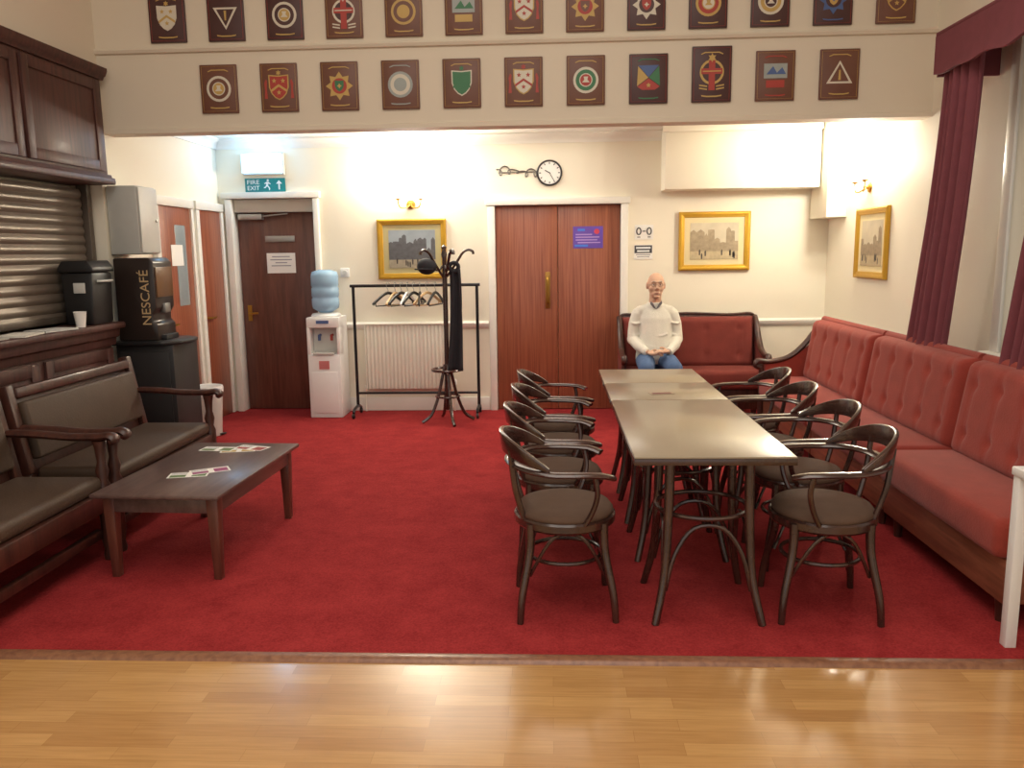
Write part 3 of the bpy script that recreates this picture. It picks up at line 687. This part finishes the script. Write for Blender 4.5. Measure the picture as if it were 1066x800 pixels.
# ------------------------------------------------------------ pictures
def picture(label,loc,rz,w,h,mount,seed,c1,c2,c3):
    n=thing('framed_picture',label,'picture',loc,rz)
    fw=.055
    def mitre(o,i,y0,y1,b):
        ox,oz=o;ix,iz=i
        vs=[(-ox,y0,-oz),(ox,y0,-oz),(ox,y0,oz),(-ox,y0,oz),(-ix,y1,-iz),(ix,y1,-iz),(ix,y1,iz),(-ix,y1,iz)]
        b.add(vs,[(0,1,5,4),(1,2,6,5),(2,3,7,6),(3,0,4,7)])
    b=MB(); W,H=w/2,h/2
    mitre((W,H),(W,H),0,-.03,b); mitre((W,H),(W-.012,H-.012),-.03,-.035,b); mitre((W-.012,H-.012),(W-.035,H-.035),-.035,-.02,b); mitre((W-.035,H-.035),(W-.047,H-.047),-.02,-.026,b); mitre((W-.047,H-.047),(W-fw,H-fw),-.026,-.012,b)
    me=mesh_from(b,'frame',M_GOLD,0,2,20)
    bm=bmesh.new(); bm.from_mesh(me); bmesh.ops.remove_doubles(bm,verts=bm.verts,dist=1e-5); bmesh.ops.recalc_face_normals(bm,faces=bm.faces); bm.to_mesh(me); bm.free()
    o=bpy.data.objects.new('frame',me); link(o,n); o['label']='gilt moulded frame'
    part('mount',MB().box(-W+fw,W-fw,-.012,-.008,-H+fw,H-fw),mount,n)
    iw,ih=W-fw-.055,H-fw-.05
    part('print',MB().box(-iw,iw,-.014,-.0121,-ih,ih),plain('print_sky%d'%seed,c1,.6,var=.25,scale=9),n)
    rnd=random.Random(seed); x=-iw; poly=[(-iw,-ih*.55)]
    while x<iw-.02:
        ww=rnd.uniform(.03,.08); hh=rnd.uniform(.45,.85)*2*ih; x1=min(iw,x+ww)
        poly+=[(x,-ih+hh),((x+x1)/2,-ih+hh+rnd.uniform(0,.03)),(x1-.002,-ih+hh)]; x+=ww
    poly+=[(iw,-ih*.55)]
    part('print_buildings',MB().prism(poly,-.0155,-.0141,'xz'),plain('print_umber%d'%seed,c2,.6,var=.45,scale=30),n)
    part('print_street',MB().box(-iw,iw,-.016,-.0141,-ih,-ih*.552),plain('print_sand%d'%seed,c3,.6,var=.3,scale=25),n)
    for k in range(9):
        x=rnd.uniform(-iw*.9,iw*.9); z=-ih*rnd.uniform(.55,.8); part('print_figure',MB().prism([(x-.006,z-.03),(x+.006,z-.03),(x+.008,z+.01),(x,z+.03),(x-.008,z+.01)],-.0168,-.0161,'xz'),plain('print_ink',(70,64,60),.6),n)
    return n
M_MOUNTL=plain('cream_mount',(228,212,166),.7); M_MOUNTG=plain('olive_mount',(186,176,130),.7)
picture('gilt-framed busy street print on cream wall above the radiator',(-1.36,8.098,1.62),0,.68,.58,M_MOUNTG,3,(150,160,168),(92,92,96),(160,150,130))
picture('gilt-framed pale architectural print on cream wall above settee',(1.578,8.098,1.655),0,.68,.56,M_MOUNTL,5,(206,196,172),(164,148,122),(190,174,140))
picture('thin gilt-framed print hanging on the side wall',(2.658,6.97,1.61),-90,.66,.58,M_MOUNTL,9,(196,184,160),(150,132,108),(176,158,126))

# ------------------------------------------------------------ signs
e=thing('fire_exit_light','illuminated white emergency exit lamp above the dark door','emergency light',(-2.79,8.098,2.36))
part('housing',MB().box(-.205,.205,-.04,0,-.005,.205),M_GREYP,e,.006)
part('diffuser',MB().box(-.195,.195,-.10,-.041,.005,.195),plain('lit_diffuser',(200,228,250),.4,emit=(160,215,255),es=1.6),e,.01,label='glowing blue-white diffuser')
e=thing('fire_exit_sign','green and blue fire exit sign with running figure','sign',(-2.79,8.098,2.26))
part('board',MB().box(-.2,.2,-.012,0,-.065,.065),plain('exit_sign_teal',(20,124,128),.4,emit=(20,118,128),es=.12),e,.003)
Mw=plain('sign_white',(235,240,240),.5)
text('FIRE',.12,Mw,e,(-.115,-.013,.028),(rad(90),0,0),h=.04); text('EXIT',.12,Mw,e,(-.115,-.013,-.028),(rad(90),0,0),h=.04)
f=part('running_figure',MB().prism([(.015,.03),(.035,.03),(.058,.01),(.055,.004),(.034,.014),(.03,-.005),(.05,-.03),(.045,-.05),(.038,-.05),(.036,-.03),(.02,-.012),(.005,-.03),(-.012,-.03),(-.012,-.022),(.002,-.018),(.012,.0),(.012,.014),(-.002,.008),(-.008,.014)],-.0135,-.0121,'xz'),Mw,e)
part('head',MB().prism([(p.x,p.z) for p in circle((.03,0,.044),.011,12,'xz')],-.0135,-.0121,'xz'),Mw,f)
part('arrow',MB().prism([(.14,.045),(.17,.01),(.148,.01),(.148,-.045),(.132,-.045),(.132,.01),(.11,.01)],-.0135,-.0121,'xz'),Mw,e)
e=thing('door_notice','purple and blue printed notice on the double door','sign',(.365,8.118,1.71))
part('board',MB().box(-.145,.145,-.003,0,-.105,.105),plain('notice_purple',(104,74,176),.4),e)
for q in ((-.10,-.03,.06,.082),(-.13,.0,-.09,-.07)): part('text_line',MB().box(q[0],q[1],-.004,-.0031,q[2],q[3]),plain('notice_blue',(70,130,225),.4),e)
part('red_roundel',MB().prism([(p.x,p.z) for p in circle((.085,0,.055),.026,20,'xz')],-.004,-.0031,'xz'),plain('notice_red',(210,70,90),.4),e)
for i,(a,c) in enumerate([(-.12,.04),(-.12,.11),(-.12,.09),(-.1,.12)]): part('print_line',MB().box(a,c,-.004,-.0031,.022-i*.026,.032-i*.026),plain('notice_lilac',(190,160,220),.5),e)
e=thing('wall_notice','white wall notice with two round symbols','notice',(.905,8.098,1.75))
part('sheet',MB().box(-.09,.09,-.003,0,-.07,.07),M_PAPER,e)
mdp=plain('dark_print',(70,70,76),.6)
for x in (-.05,.05):
    part('symbol_ring',MB().tube(circle((x,-.004,.01),.02,16,'xz',ry=.032),.006,6,closed=True),mdp,e)
    part('caption_mark',MB().box(x-.015,x+.015,-.005,-.0031,-.05,-.042),mdp,e)
part('dash',MB().box(-.016,.016,-.005,-.0031,.005,.015),mdp,e)
e=thing('wall_label','small black and white label below the notice','notice',(.9,8.098,1.58))
part('sheet',MB().box(-.09,.09,-.003,0,-.09,.05),M_PAPER,e)
part('dark_band',MB().box(-.085,.085,-.004,-.0031,-.03,.045),mdp,e)
for q in ((-.07,.07,.012,.03),(-.06,.06,-.018,-.002)): part('white_line',MB().box(q[0],q[1],-.005,-.0041,q[2],q[3]),Mw,e)
for q in ((-.07,.07,-.05,-.042),(-.06,.06,-.07,-.062)): part('grey_line',MB().box(q[0],q[1],-.004,-.0031,q[2],q[3]),plain('grey_print',(130,130,140)),e)

k=thing('wall_clock','round black-rimmed wall clock with white face','clock',(-.006,8.098,2.325))
R=Matrix.Rotation(rad(90),4,'X')
part('case',MB().lathe([(.0,0),(.122,0),(.125,.012),(.12,.03),(.112,.034),(.108,.02),(0,.018)],36,M=R),M_G,k)
part('face',MB().lathe([(0,.0185),(.106,.0185),(.106,.021),(0,.021)],36,M=R),M_PAPER,k)
for i in range(12):
    part('hour_mark',MB().box(-.004,.004,-.0225,-.0211,.082,.1,M=Matrix.Rotation(rad(30*i),4,'Y')),M_BLACK,k)
part('hour_hand',MB().box(-.004,.004,-.025,-.0235,-.01,.05,M=Matrix.Rotation(rad(-60),4,'Y')),M_BLACK,k)
part('minute_hand',MB().box(-.003,.003,-.027,-.0255,-.01,.08,M=Matrix.Rotation(rad(150),4,'Y')),M_BLACK,k)
o=thing('wall_ornament','grey metal scroll ornament beside the clock','ornament',(-.30,8.09,2.34))
pts=[]
for i in range(120):
    a=i/119; x=-.22+.40*a; pts.append((x+.03*math.sin(a*30),0,.042*math.cos(a*30)*(.6+.4*math.sin(a*9))+.015*math.sin(a*6)))
part('scroll',MB().tube(pts,.0065,6),plain('pewter',(120,116,112),.4,metal=.6),o)
part('mounting_bar',MB().tube([(-.2,.002,-.005),(.17,.002,0)],.005,6),plain('pewter',(120,116,112)),o)
th=thing('thermostat','small white wall thermostat beside the water cooler','thermostat',(-2.04,8.1,1.4))
part('plate',MB().box(-.045,.045,-.012,0,-.045,.045),M_WHITE,th,.005); part('dial',MB().lathe([(0,.0125),(.025,.0125),(.022,.028),(0,.028)],20,M=R),M_GREYP,th)

# ------------------------------------------------------------ wall lamps
def sconce(loc,rz):
    n=thing('wall_lamp','twin-arm brass wall lamp with glowing glass shades','wall lamp',loc,rz,'twin-arm wall lamps')
    part('back_plate',MB().lathe([(0,0),(.045,0),(.04,.012),(.015,.02),(.01,.04),(0,.04)],20,M=Matrix.Rotation(rad(90),4,'X')),M_BRASS,n)
    for s in (-1,1):
        part('arm',MB().tube(cr([(0,-.03,0),(s*.04,-.07,-.035),(s*.09,-.085,-.03),(s*.11,-.085,.015),(s*.11,-.085,.04)],6),.006,8),M_BRASS,n)
        part('cup',MB().lathe([(.006,.035),(.025,.045),(.028,.055),(.01,.058)],16,(s*.11,-.085,0)),M_BRASS,n)
        part('lamp_shade',MB().lathe([(.025,.055),(.04,.075),(.05,.12),(.06,.155),(.056,.155),(.046,.12),(.036,.077),(.022,.06)],20,(s*.11,-.085,0)),plain('lit_glass_shade',(255,246,230),.4,emit=(255,240,215),es=9),n,label='glowing frosted glass shade')
    for s in (-1,1):
        l=bpy.data.lights.new('wall_lamp_bulb','POINT'); l.energy=27; l.color=(1,.93,.80); l.shadow_soft_size=.05
        lo=bpy.data.objects.new('wall_lamp_bulb',l); COL.objects.link(lo); lo.parent=n; lo.location=(s*.11,-.13,.21)
sconce((-1.36,8.098,2.05),0); sconce((2.658,7.1,2.07),-90)

# ------------------------------------------------------------ plaques
def star(cx,cz,r,r2,n,off=0):
    return [(cx+(r if i%2==0 else r2)*math.sin(math.pi*i/n+off),cz+(r if i%2==0 else r2)*math.cos(math.pi*i/n+off)) for i in range(2*n)]
def shield(w,h,z0=0):
    return [(-w,z0+h),(0,z0+h*.93),(w,z0+h),(w*.98,z0),(w*.75,z0-h*.5),(w*.4,z0-h*.82),(0,z0-h),(-w*.4,z0-h*.82),(-w*.75,z0-h*.5),(-w*.98,z0)]
def disc(r,cx=0,cz=0,n=24): return [(cx+r*math.cos(2*math.pi*i/n),cz+r*math.sin(2*math.pi*i/n)) for i in range(n)]
PM={'g':M_PGOLD,'r':M_PRED,'b':M_PBLUE,'n':M_PGREEN,'w':M_PWHITE,'s':M_PGREY,'d':M_PLAQD,'o':M_PLAQ}
cname={'g':'gold','r':'red','b':'blue','n':'green','w':'white','s':'silver'}
def plaque(x,z,w,h,board,kind,c1,c2,c3):
    kn={'ring':'ringed roundel','shield':'heraldic shield','tri':'triangle emblem','star':'starburst emblem','cross':'crested cross','quart':'quartered shield','pic':'small painted panel'}[kind]
    n=thing('heraldic_plaque','wooden wall plaque painted with a %s and %s %s'%(cname.get(c1,'dark'),cname.get(c2,'dark'),kn),'plaque',(x,YH-.001,z),0,'plaques on the header wall')
    part('board',MB().box(-w/2,w/2,-.018,0,-h/2,h/2),board,n,.005)
    part('border_line',MB().tube([(-w/2+.014,-.018,-h/2+.014),(w/2-.014,-.018,-h/2+.014),(w/2-.014,-.018,h/2-.014),(-w/2+.014,-.018,h/2-.014)],.0014,4,closed=True),M_PGOLD if board is M_PLAQ else M_PRED,n)
    e=h*.5
    def lay(name,polys,c,y0,y1):
        for p in polys: part(name,MB().prism(p,-y1,-y0-.0001,'xz'),PM[c],n)
    bc='g' if c1=='w' else c1
    lay('banner',[[(-w*.28,e*.72),(-w*.18,e*.79),(w*.18,e*.79),(w*.28,e*.72),(w*.27,e*.69),(w*.17,e*.75),(-w*.17,e*.75),(-w*.27,e*.69)]],bc,.018,.020)
    lay('motto_ribbon',[[(-w*.26,-e*.74),(-w*.13,-e*.77),(w*.13,-e*.77),(w*.26,-e*.74),(w*.25,-e*.79),(w*.12,-e*.82),(-w*.12,-e*.82),(-w*.25,-e*.79)]],bc,.018,.020)
    r=w*.33
    if kind=='ring':
        lay('ring',[disc(r)],c1,.018,.020); lay('field',[disc(r*.80)],c2,.020,.0215); lay('inner_ring',[disc(r*.52)],c1,.0215,.0225); lay('inner_field',[disc(r*.44)],c3,.0225,.0235)
        lay('charge',[[(-r*.3,-r*.18),(r*.3,-r*.18),(r*.12,r*.02),(r*.18,r*.26),(-r*.18,r*.26),(-r*.12,r*.02)]],c1,.0235,.0245)
    elif kind=='shield':
        lay('shield_border',[shield(r*.82,r*.98)],c1,.018,.020); lay('shield_field',[shield(r*.72,r*.88)],c2,.020,.0215)
        lay('chevron',[[(-r*.68,-r*.2),(0,r*.25),(r*.68,-r*.2),(r*.68,-r*.4),(0,r*.05),(-r*.68,-r*.4)]],c3,.0215,.0225)
        lay('charge',[star(-r*.36,r*.5,r*.2,r*.09,5),star(r*.36,r*.5,r*.2,r*.09,5),star(0,-r*.4,r*.2,r*.09,5)],c3,.0215,.0225)
        if c1=='g': lay('supporter',[[(s*r*1.2,-r*.85),(s*r*1.13,-r*.2),(s*r*1.18,r*.3),(s*r*1.05,r*.65),(s*r*.95,r*.5),(s*r*1.0,r*.0),(s*r*.95,-r*.85)] for s in (-1,1)],c2 if c2!='w' else 'r',.018,.0195)
        lay('crest',[star(0,r*1.12,r*.22,r*.12,6)],c3,.018,.0195)
    elif kind=='tri':
        s=-1 if c3=='w' else 1
        lay('triangle',[[(-r,-r*.7*s),(r,-r*.7*s),(0,r*1.0*s)]],c1,.018,.020); lay('field',[[(-r*.72,-r*.55*s),(r*.72,-r*.55*s),(0,r*.74*s)]],'o' if board is M_PLAQ else 'd',.020,.0215); lay('charge',[[(-r*.1,-r*.45*s),(r*.1,-r*.45*s),(r*.06,r*.3*s),(-r*.06,r*.3*s)]],c2,.0215,.0225)
    elif kind=='star':
        lay('starburst',[star(0,0,r*1.1,r*.75,8)],c1,.018,.020); lay('field',[disc(r*.6)],c2,.020,.0215); lay('charge',[shield(r*.36,r*.42)],c3,.0215,.0225); lay('charge_detail',[star(0,.0,r*.2,r*.1,4)],c1,.0225,.0235)
    elif kind=='cross':
        lay('wreath',[disc(r*.92,0,r*.15)],c1,.018,.0195); lay('wreath_field',[disc(r*.74,0,r*.15)],'d',.0195,.0202)
        lay('cross',[[(-r*.24,-r*1.2),(r*.24,-r*1.2),(r*.24,r*.0),(r*.8,r*.0),(r*.8,r*.42),(r*.24,r*.42),(r*.24,r*1.0),(-r*.24,r*1.0),(-r*.24,r*.42),(-r*.8,r*.42),(-r*.8,0),(-r*.24,0)]],c2,.0203,.0218)
        for i in range(2):
            for s in (-1,1): lay('scrollwork',[[(s*r*.34,-r*.85-i*.02),(s*r*.95,-r*.75-i*.02),(s*r*.95,-r*.85-i*.02),(s*r*.34,-r*.95-i*.02)]],c1,.018,.0195)
        lay('crest',[star(0,r*1.2,r*.34,r*.18,6)],c1,.0218,.0225)
        lay('gold_line',[[(-r*.7,r*.17),(r*.7,r*.17),(r*.7,r*.25),(-r*.7,r*.25)]],c1,.0219,.0225)
    elif kind=='quart':
        lay('upper_field',[[(-r*.8,r*1.0),(r*.8,r*1.0),(0,r*.1)]],'b',.018,.020); lay('side_field',[[(-r*.82,r*.95),(-.002,r*.08),(-r*.9,-r*.55)]],'g',.018,.020); lay('side_field',[[(r*.82,r*.95),(.002,r*.08),(r*.9,-r*.55)]],'n',.018,.020)
        lay('lower_field',[[(0,r*.02),(r*.88,-r*.6),(r*.5,-r*.85),(-r*.5,-r*.85),(-r*.88,-r*.6)]],'r',.018,.020); lay('charge',[star(0,-r*.5,r*.2,r*.1,5)],'g',.020,.021)
    elif kind=='pic':
        lay('panel',[[(-r*.9,-r*.2),(r*.9,-r*.2),(r*.9,r*.9),(-r*.9,r*.9)]],c2,.018,.020); lay('charge',[[(-r*.7,r*.1),(-r*.2,r*.7),(r*.1,r*.2),(r*.5,r*.6),(r*.8,r*.1)]],c3,.020,.022); lay('lower_panel',[[(-r*.7,-r*.9),(r*.7,-r*.9),(r*.7,-r*.35),(-r*.7,-r*.35)]],c1,.018,.020)
bot=[(M_PLAQ,'ring','w','o','g'),(M_PLAQ,'shield','g','r','g'),(M_PLAQ,'star','g','r','n'),(M_PLAQ,'ring','s','w','s'),(M_PLAQ,'shield','w','n','n'),(M_PLAQ,'shield','g','w','r'),(M_PLAQ,'ring','w','n','r'),(M_PLAQD,'quart','n','g','g'),(M_PLAQD,'cross','g','r','g'),(M_PLAQ,'pic','r','s','b'),(M_PLAQ,'tri','w','g','s')]
for i,(bd,k,a,c,d) in enumerate(bot):
    x=-2.375+.4383*i; w,h=.27,.335
    if i==8: w,h=.275,.375
    plaque(x,2.766+(.02 if i==8 else 0),w,h,bd,k,a,c,d)
top=[(M_PLAQD,'shield','w','w','g'),(M_PLAQD,'tri','w','g','w'),(M_PLAQD,'ring','w','d','g'),(M_PLAQ,'cross','w','r','g'),(M_PLAQ,'ring','g','o','g'),(M_PLAQ,'pic','g','s','n'),(M_PLAQ,'shield','g','w','r'),(M_PLAQ,'star','g','r','o'),(M_PLAQD,'star','w','d','r'),(M_PLAQD,'ring','g','r','w'),(M_PLAQD,'ring','w','g','d'),(M_PLAQD,'star','b','d','g'),(M_PLAQ,'shield','g','o','g')]
for i,(bd,k,a,c,d) in enumerate(top):
    plaque(-2.717+.4238*i,3.255,.265,.33,bd,k,a,c,d)

# ------------------------------------------------------------ person
p=thing('person','seated person in off-white sweater and blue jeans, hands clasped','person',(.97,7.66,.004))
b=MB(); HZ=1.25
b.ball((0,-.010,HZ+.02),(.077,.094,.098),24,16); b.ball((0,-.025,HZ-.03),(.068,.080,.072),20,12); b.ball((0,-.048,HZ-.068),(.054,.055,.046),20,12); b.ball((0,-.086,HZ-.098),(.026,.020,.016))
b.ball((0,-.090,HZ+.034),(.054,.017,.012)); b.tube([(0,-.098,HZ+.022),(0,-.112,HZ-.005),(0,-.126,HZ-.026)],[.008,.010,.014],10); b.ball((-.013,-.112,HZ-.028),.0095); b.ball((.013,-.112,HZ-.028),.0095)
for s in (-1,1):
    b.ball((s*.044,-.072,HZ-.024),(.025,.022,.022)); b.ball((s*.080,-.0,HZ-.002),(.010,.02,.033))
b.ball((0,-.098,HZ-.060),(.024,.010,.006)); b.ball((0,-.097,HZ-.074),(.020,.010,.007))
b.tube([(0,.0,HZ-.04),(0,.012,HZ-.11),(0,.03,HZ-.19)],[.056,.056,.060],16)
b.tube([(0,.06,.52),(0,.05,.60),(0,.04,.72),(0,.035,.85),(0,.04,.95),(0,.04,1.02)],[.09,.10,.10,.09,.07,.05],18)
for s in (-1,1):
    b.tube([(s*.03,.04,1.0),(s*.14,.035,.99)],[.045,.045],12)
    b.tube([(s*.155,.03,.985),(s*.185,.02,.88),(s*.2,.0,.76)],[.045,.041,.037],12); b.ball((s*.2,0,.76),.038)
    b.tube([(s*.2,0,.76),(s*.15,-.13,.69),(s*.09,-.235,.655)],[.037,.032,.024],12)
for s,dz,dy in ((-1,0,0),(1,.022,-.012)):
    W=Vector((s*.085,-.24,.652+dz*.5))
    C=Vector((s*.045,-.272+dy,.646+dz))
    b.tube([W,(W+C)/2,C],[.024,.030,.031],12,a=1.15,b=.62)
    b.ball(C,(.034,.034,.018))
    for f in range(4):
        L=(.86,1,.95,.78)[f]
        y=C.y+.026-f*.0185; z=C.z+.003-f*.003
        x0=C.x-s*.012
        b.tube(cr([(x0,y,z),(x0-s*.03*L,y-.008,z+.008),(x0-s*.058*L,y-.010,z+.0),(x0-s*.074*L,y-.006,z-.016)],3),[.0092,.0092,.009,.009,.0088,.0085,.008,.0078,.0076,.007],8)
    b.tube(cr([(s*.07,-.25+dy,C.z+.006),(s*.052,-.232+dy,C.z+.024),(s*.03,-.232+dy,C.z+.032),(s*.012,-.238+dy,C.z+.03)],3),[.012,.012,.0115,.011,.0105,.010,.010,.0095,.009,.008],8)
for s in (-1,1):
    b.tube([(s*.085,.05,.55),(s*.105,-.2,.555),(s*.125,-.42,.535)],[.065,.065,.052],14); b.ball((s*.125,-.43,.53),.052)
    b.tube([(s*.125,-.44,.53),(s*.13,-.43,.36),(s*.135,-.41,.1)],[.052,.048,.036],12)
    b.tube([(s*.138,-.39,.06),(s*.14,-.5,.05),(s*.145,-.58,.038)],[.034,.034,.026],10)
voxel(b,'body',M_SKIN,p,.005,2)
b=MB()
def ell(pts,seg=28):
    vs=[];fs=[]
    for cx,cy,z,rx,ry in pts:
        for k in range(seg):
            a=2*math.pi*k/seg; vs.append((cx+rx*math.cos(a),cy+ry*math.sin(a),z))
    for i in range(len(pts)-1):
        for k in range(seg):
            k2=(k+1)%seg; fs.append((i*seg+k,i*seg+k2,(i+1)*seg+k2,(i+1)*seg+k))
    fs.append(tuple(range(seg-1,-1,-1))); fs.append(tuple((len(pts)-1)*seg+k for k in range(seg)))
    b.add(vs,fs)
ell([(0,.03,.53,.172,.16),(0,.02,.58,.178,.172),(0,.01,.66,.17,.168),(0,.01,.76,.158,.145),(0,.02,.86,.16,.13),(0,.03,.95,.165,.118),(0,.035,1.015,.14,.095),(0,.035,1.05,.10,.078),(0,.032,1.095,.07,.07)])
for s in (-1,1):
    b.tube([(s*.07,.035,1.025),(s*.15,.035,.998)],[.055,.06],14); b.ball((s*.155,.035,.985),(.062,.062,.06))
    b.tube([(s*.16,.03,.985),(s*.190,.02,.90),(s*.200,.015,.83),(s*.206,.0,.76)],[.06,.055,.053,.052],14); b.ball((s*.206,0,.752),.054)
    b.tube([(s*.205,0,.752),(s*.165,-.12,.70),(s*.108,-.215,.662)],[.053,.047,.036],14); b.tube([(s*.12,-.195,.668),(s*.094,-.232,.655)],[.041,.036],14)
    for (zz,xx) in [(.79,.205),(.9,.188)]: b.tube(cr([(s*(xx-.05),-.03,zz+.01),(s*xx,-.044,zz),(s*(xx+.04),-.018,zz+.012)],4),.009,8)
for zz,w_,off in ((.60,.13,.0),(.635,.12,.02),(.70,.10,-.02),(.80,.07,.03)): b.tube(cr([(-w_+off,-.095,zz+.015),(off,-.142+(.02 if zz>.7 else 0),zz-.008),(w_+off,-.095,zz+.012)],5),.010,8)
voxel(b,'sweater',M_SWEAT,p,.006,5,'off-white knitted sweater')
b=MB()
b.ball((0,.04,.545),(.165,.15,.09))
for s in (-1,1):
    b.tube([(s*.085,.04,.55),(s*.105,-.2,.555),(s*.125,-.42,.535)],[.09,.085,.07],16); b.ball((s*.125,-.43,.53),.071)
    b.tube([(s*.125,-.44,.525),(s*.13,-.43,.36),(s*.135,-.41,.09)],[.07,.066,.058],14)
voxel(b,'jeans',M_JEAN,p,.008,5,'blue denim jeans')
for s in (-1,1):
    part('shoe',MB().tube([(s*.135,-.35,.045),(s*.14,-.46,.05),(s*.145,-.56,.042),(s*.15,-.64,.034)],[.045,.05,.046,.03],14),plain('dark_shoe_leather',(40,32,28),.4),p)
    part('shoe_sole',MB().prism([(q.x,q.y) for q in circle((s*.145,-.49,0),.05,20,ry=.17)],0,.018,'xy'),M_BLACK,p)
hr=MB()
for s in (-1,1): hr.ball((s*.066,.03,HZ+.0),(.0165,.05,.036))
hr.ball((0,.06,HZ-.01),(.060,.029,.05))
voxel(hr,'hair',M_HAIR,p,.005,2,'short grey hair at the sides')
for s in (-1,1):
    e=part('eye',MB().ball((s*.029,-.090,HZ+.012),.0115),M_EYE,p)
    part('iris',MB().ball((s*.029,-.0995,HZ+.011),(.0055,.003,.0055)),M_IRIS,e)
    part('eyelid',MB().ball((s*.029,-.0895,HZ+.0175),(.0135,.0125,.0075)),M_SKIN,p)
    part('eyebrow',MB().tube([(s*.014,-.109,HZ+.038),(s*.03,-.108,HZ+.042),(s*.046,-.099,HZ+.037)],.0034,6),M_HAIR,p)
part('lips',MB().ball((0,-.106,HZ-.067),(.021,.004,.004)),M_LIP,p)
b=MB()
for s in (-1,1):
    b.tube(circle((s*.030,-.114,HZ+.008),.021,20,'xz',ry=.016),.0014,6,closed=True); b.tube([(s*.051,-.112,HZ+.012),(s*.077,-.06,HZ+.014),(s*.084,.0,HZ+.01)],.0014,6)
b.tube([(-.009,-.114,HZ+.012),(0,-.117,HZ+.014),(.009,-.114,HZ+.012)],.0014,6)
part('eyeglasses',b,plain('spectacle_frame',(110,98,86),.4),p)
for s in (-1,1): part('shirt_collar',MB().prism([(0,1.035),(s*.026,1.05),(s*.056,1.088),(s*.05,1.112),(s*.028,1.09)],-.062,-.040,'xz'),plain('grey_collar',(124,120,122),.8),p,.004,label='grey shirt collar')

# ------------------------------------------------------------ lights
def area(name,loc,size,e,col,rot=(0,0,0)):
    l=bpy.data.lights.new(name,'AREA'); l.energy=e; l.color=col; l.size=size
    o=bpy.data.objects.new(name,l); link(o,None,loc,rot)
area('hall_ceiling_lamp',(-.3,2.6,4.55),3.0,78,(1,.93,.84))
area('hall_ceiling_lamp_rear',(-.3,-.5,4.55),3.0,80,(1,.94,.86))
area('alcove_fill_light',(-.4,7.0,2.66),1.6,20,(1,.94,.84))  # added unseen fill light to brighten the alcove; no ceiling fitting modelled
l=bpy.data.lights.new('exit_lamp','POINT'); l.energy=5; l.color=(.25,.6,1); l.shadow_soft_size=.08
o=bpy.data.objects.new('exit_lamp',l); link(o,None,(-2.79,7.84,2.56))
w=bpy.data.worlds.new('World'); sc.world=w; w.use_nodes=True
bg=w.node_tree.nodes['Background']; bg.inputs[0].default_value=(1,.95,.88,1); bg.inputs[1].default_value=.8
# ------------------------------------------------------------ camera
cam=bpy.data.cameras.new('camera'); co=bpy.data.objects.new('camera',cam); COL.objects.link(co)
cam.sensor_width=36; cam.lens=850/1066*36; cam.clip_start=.05
R3=Matrix.Rotation(rad(2.8),3,'Z')@Matrix.Rotation(rad(90-9.2),3,'X')@Matrix.Rotation(rad(-.8),3,'Z')
co.matrix_world=Matrix.Translation((0,0,1.58))@R3.to_4x4()
sc.camera=co
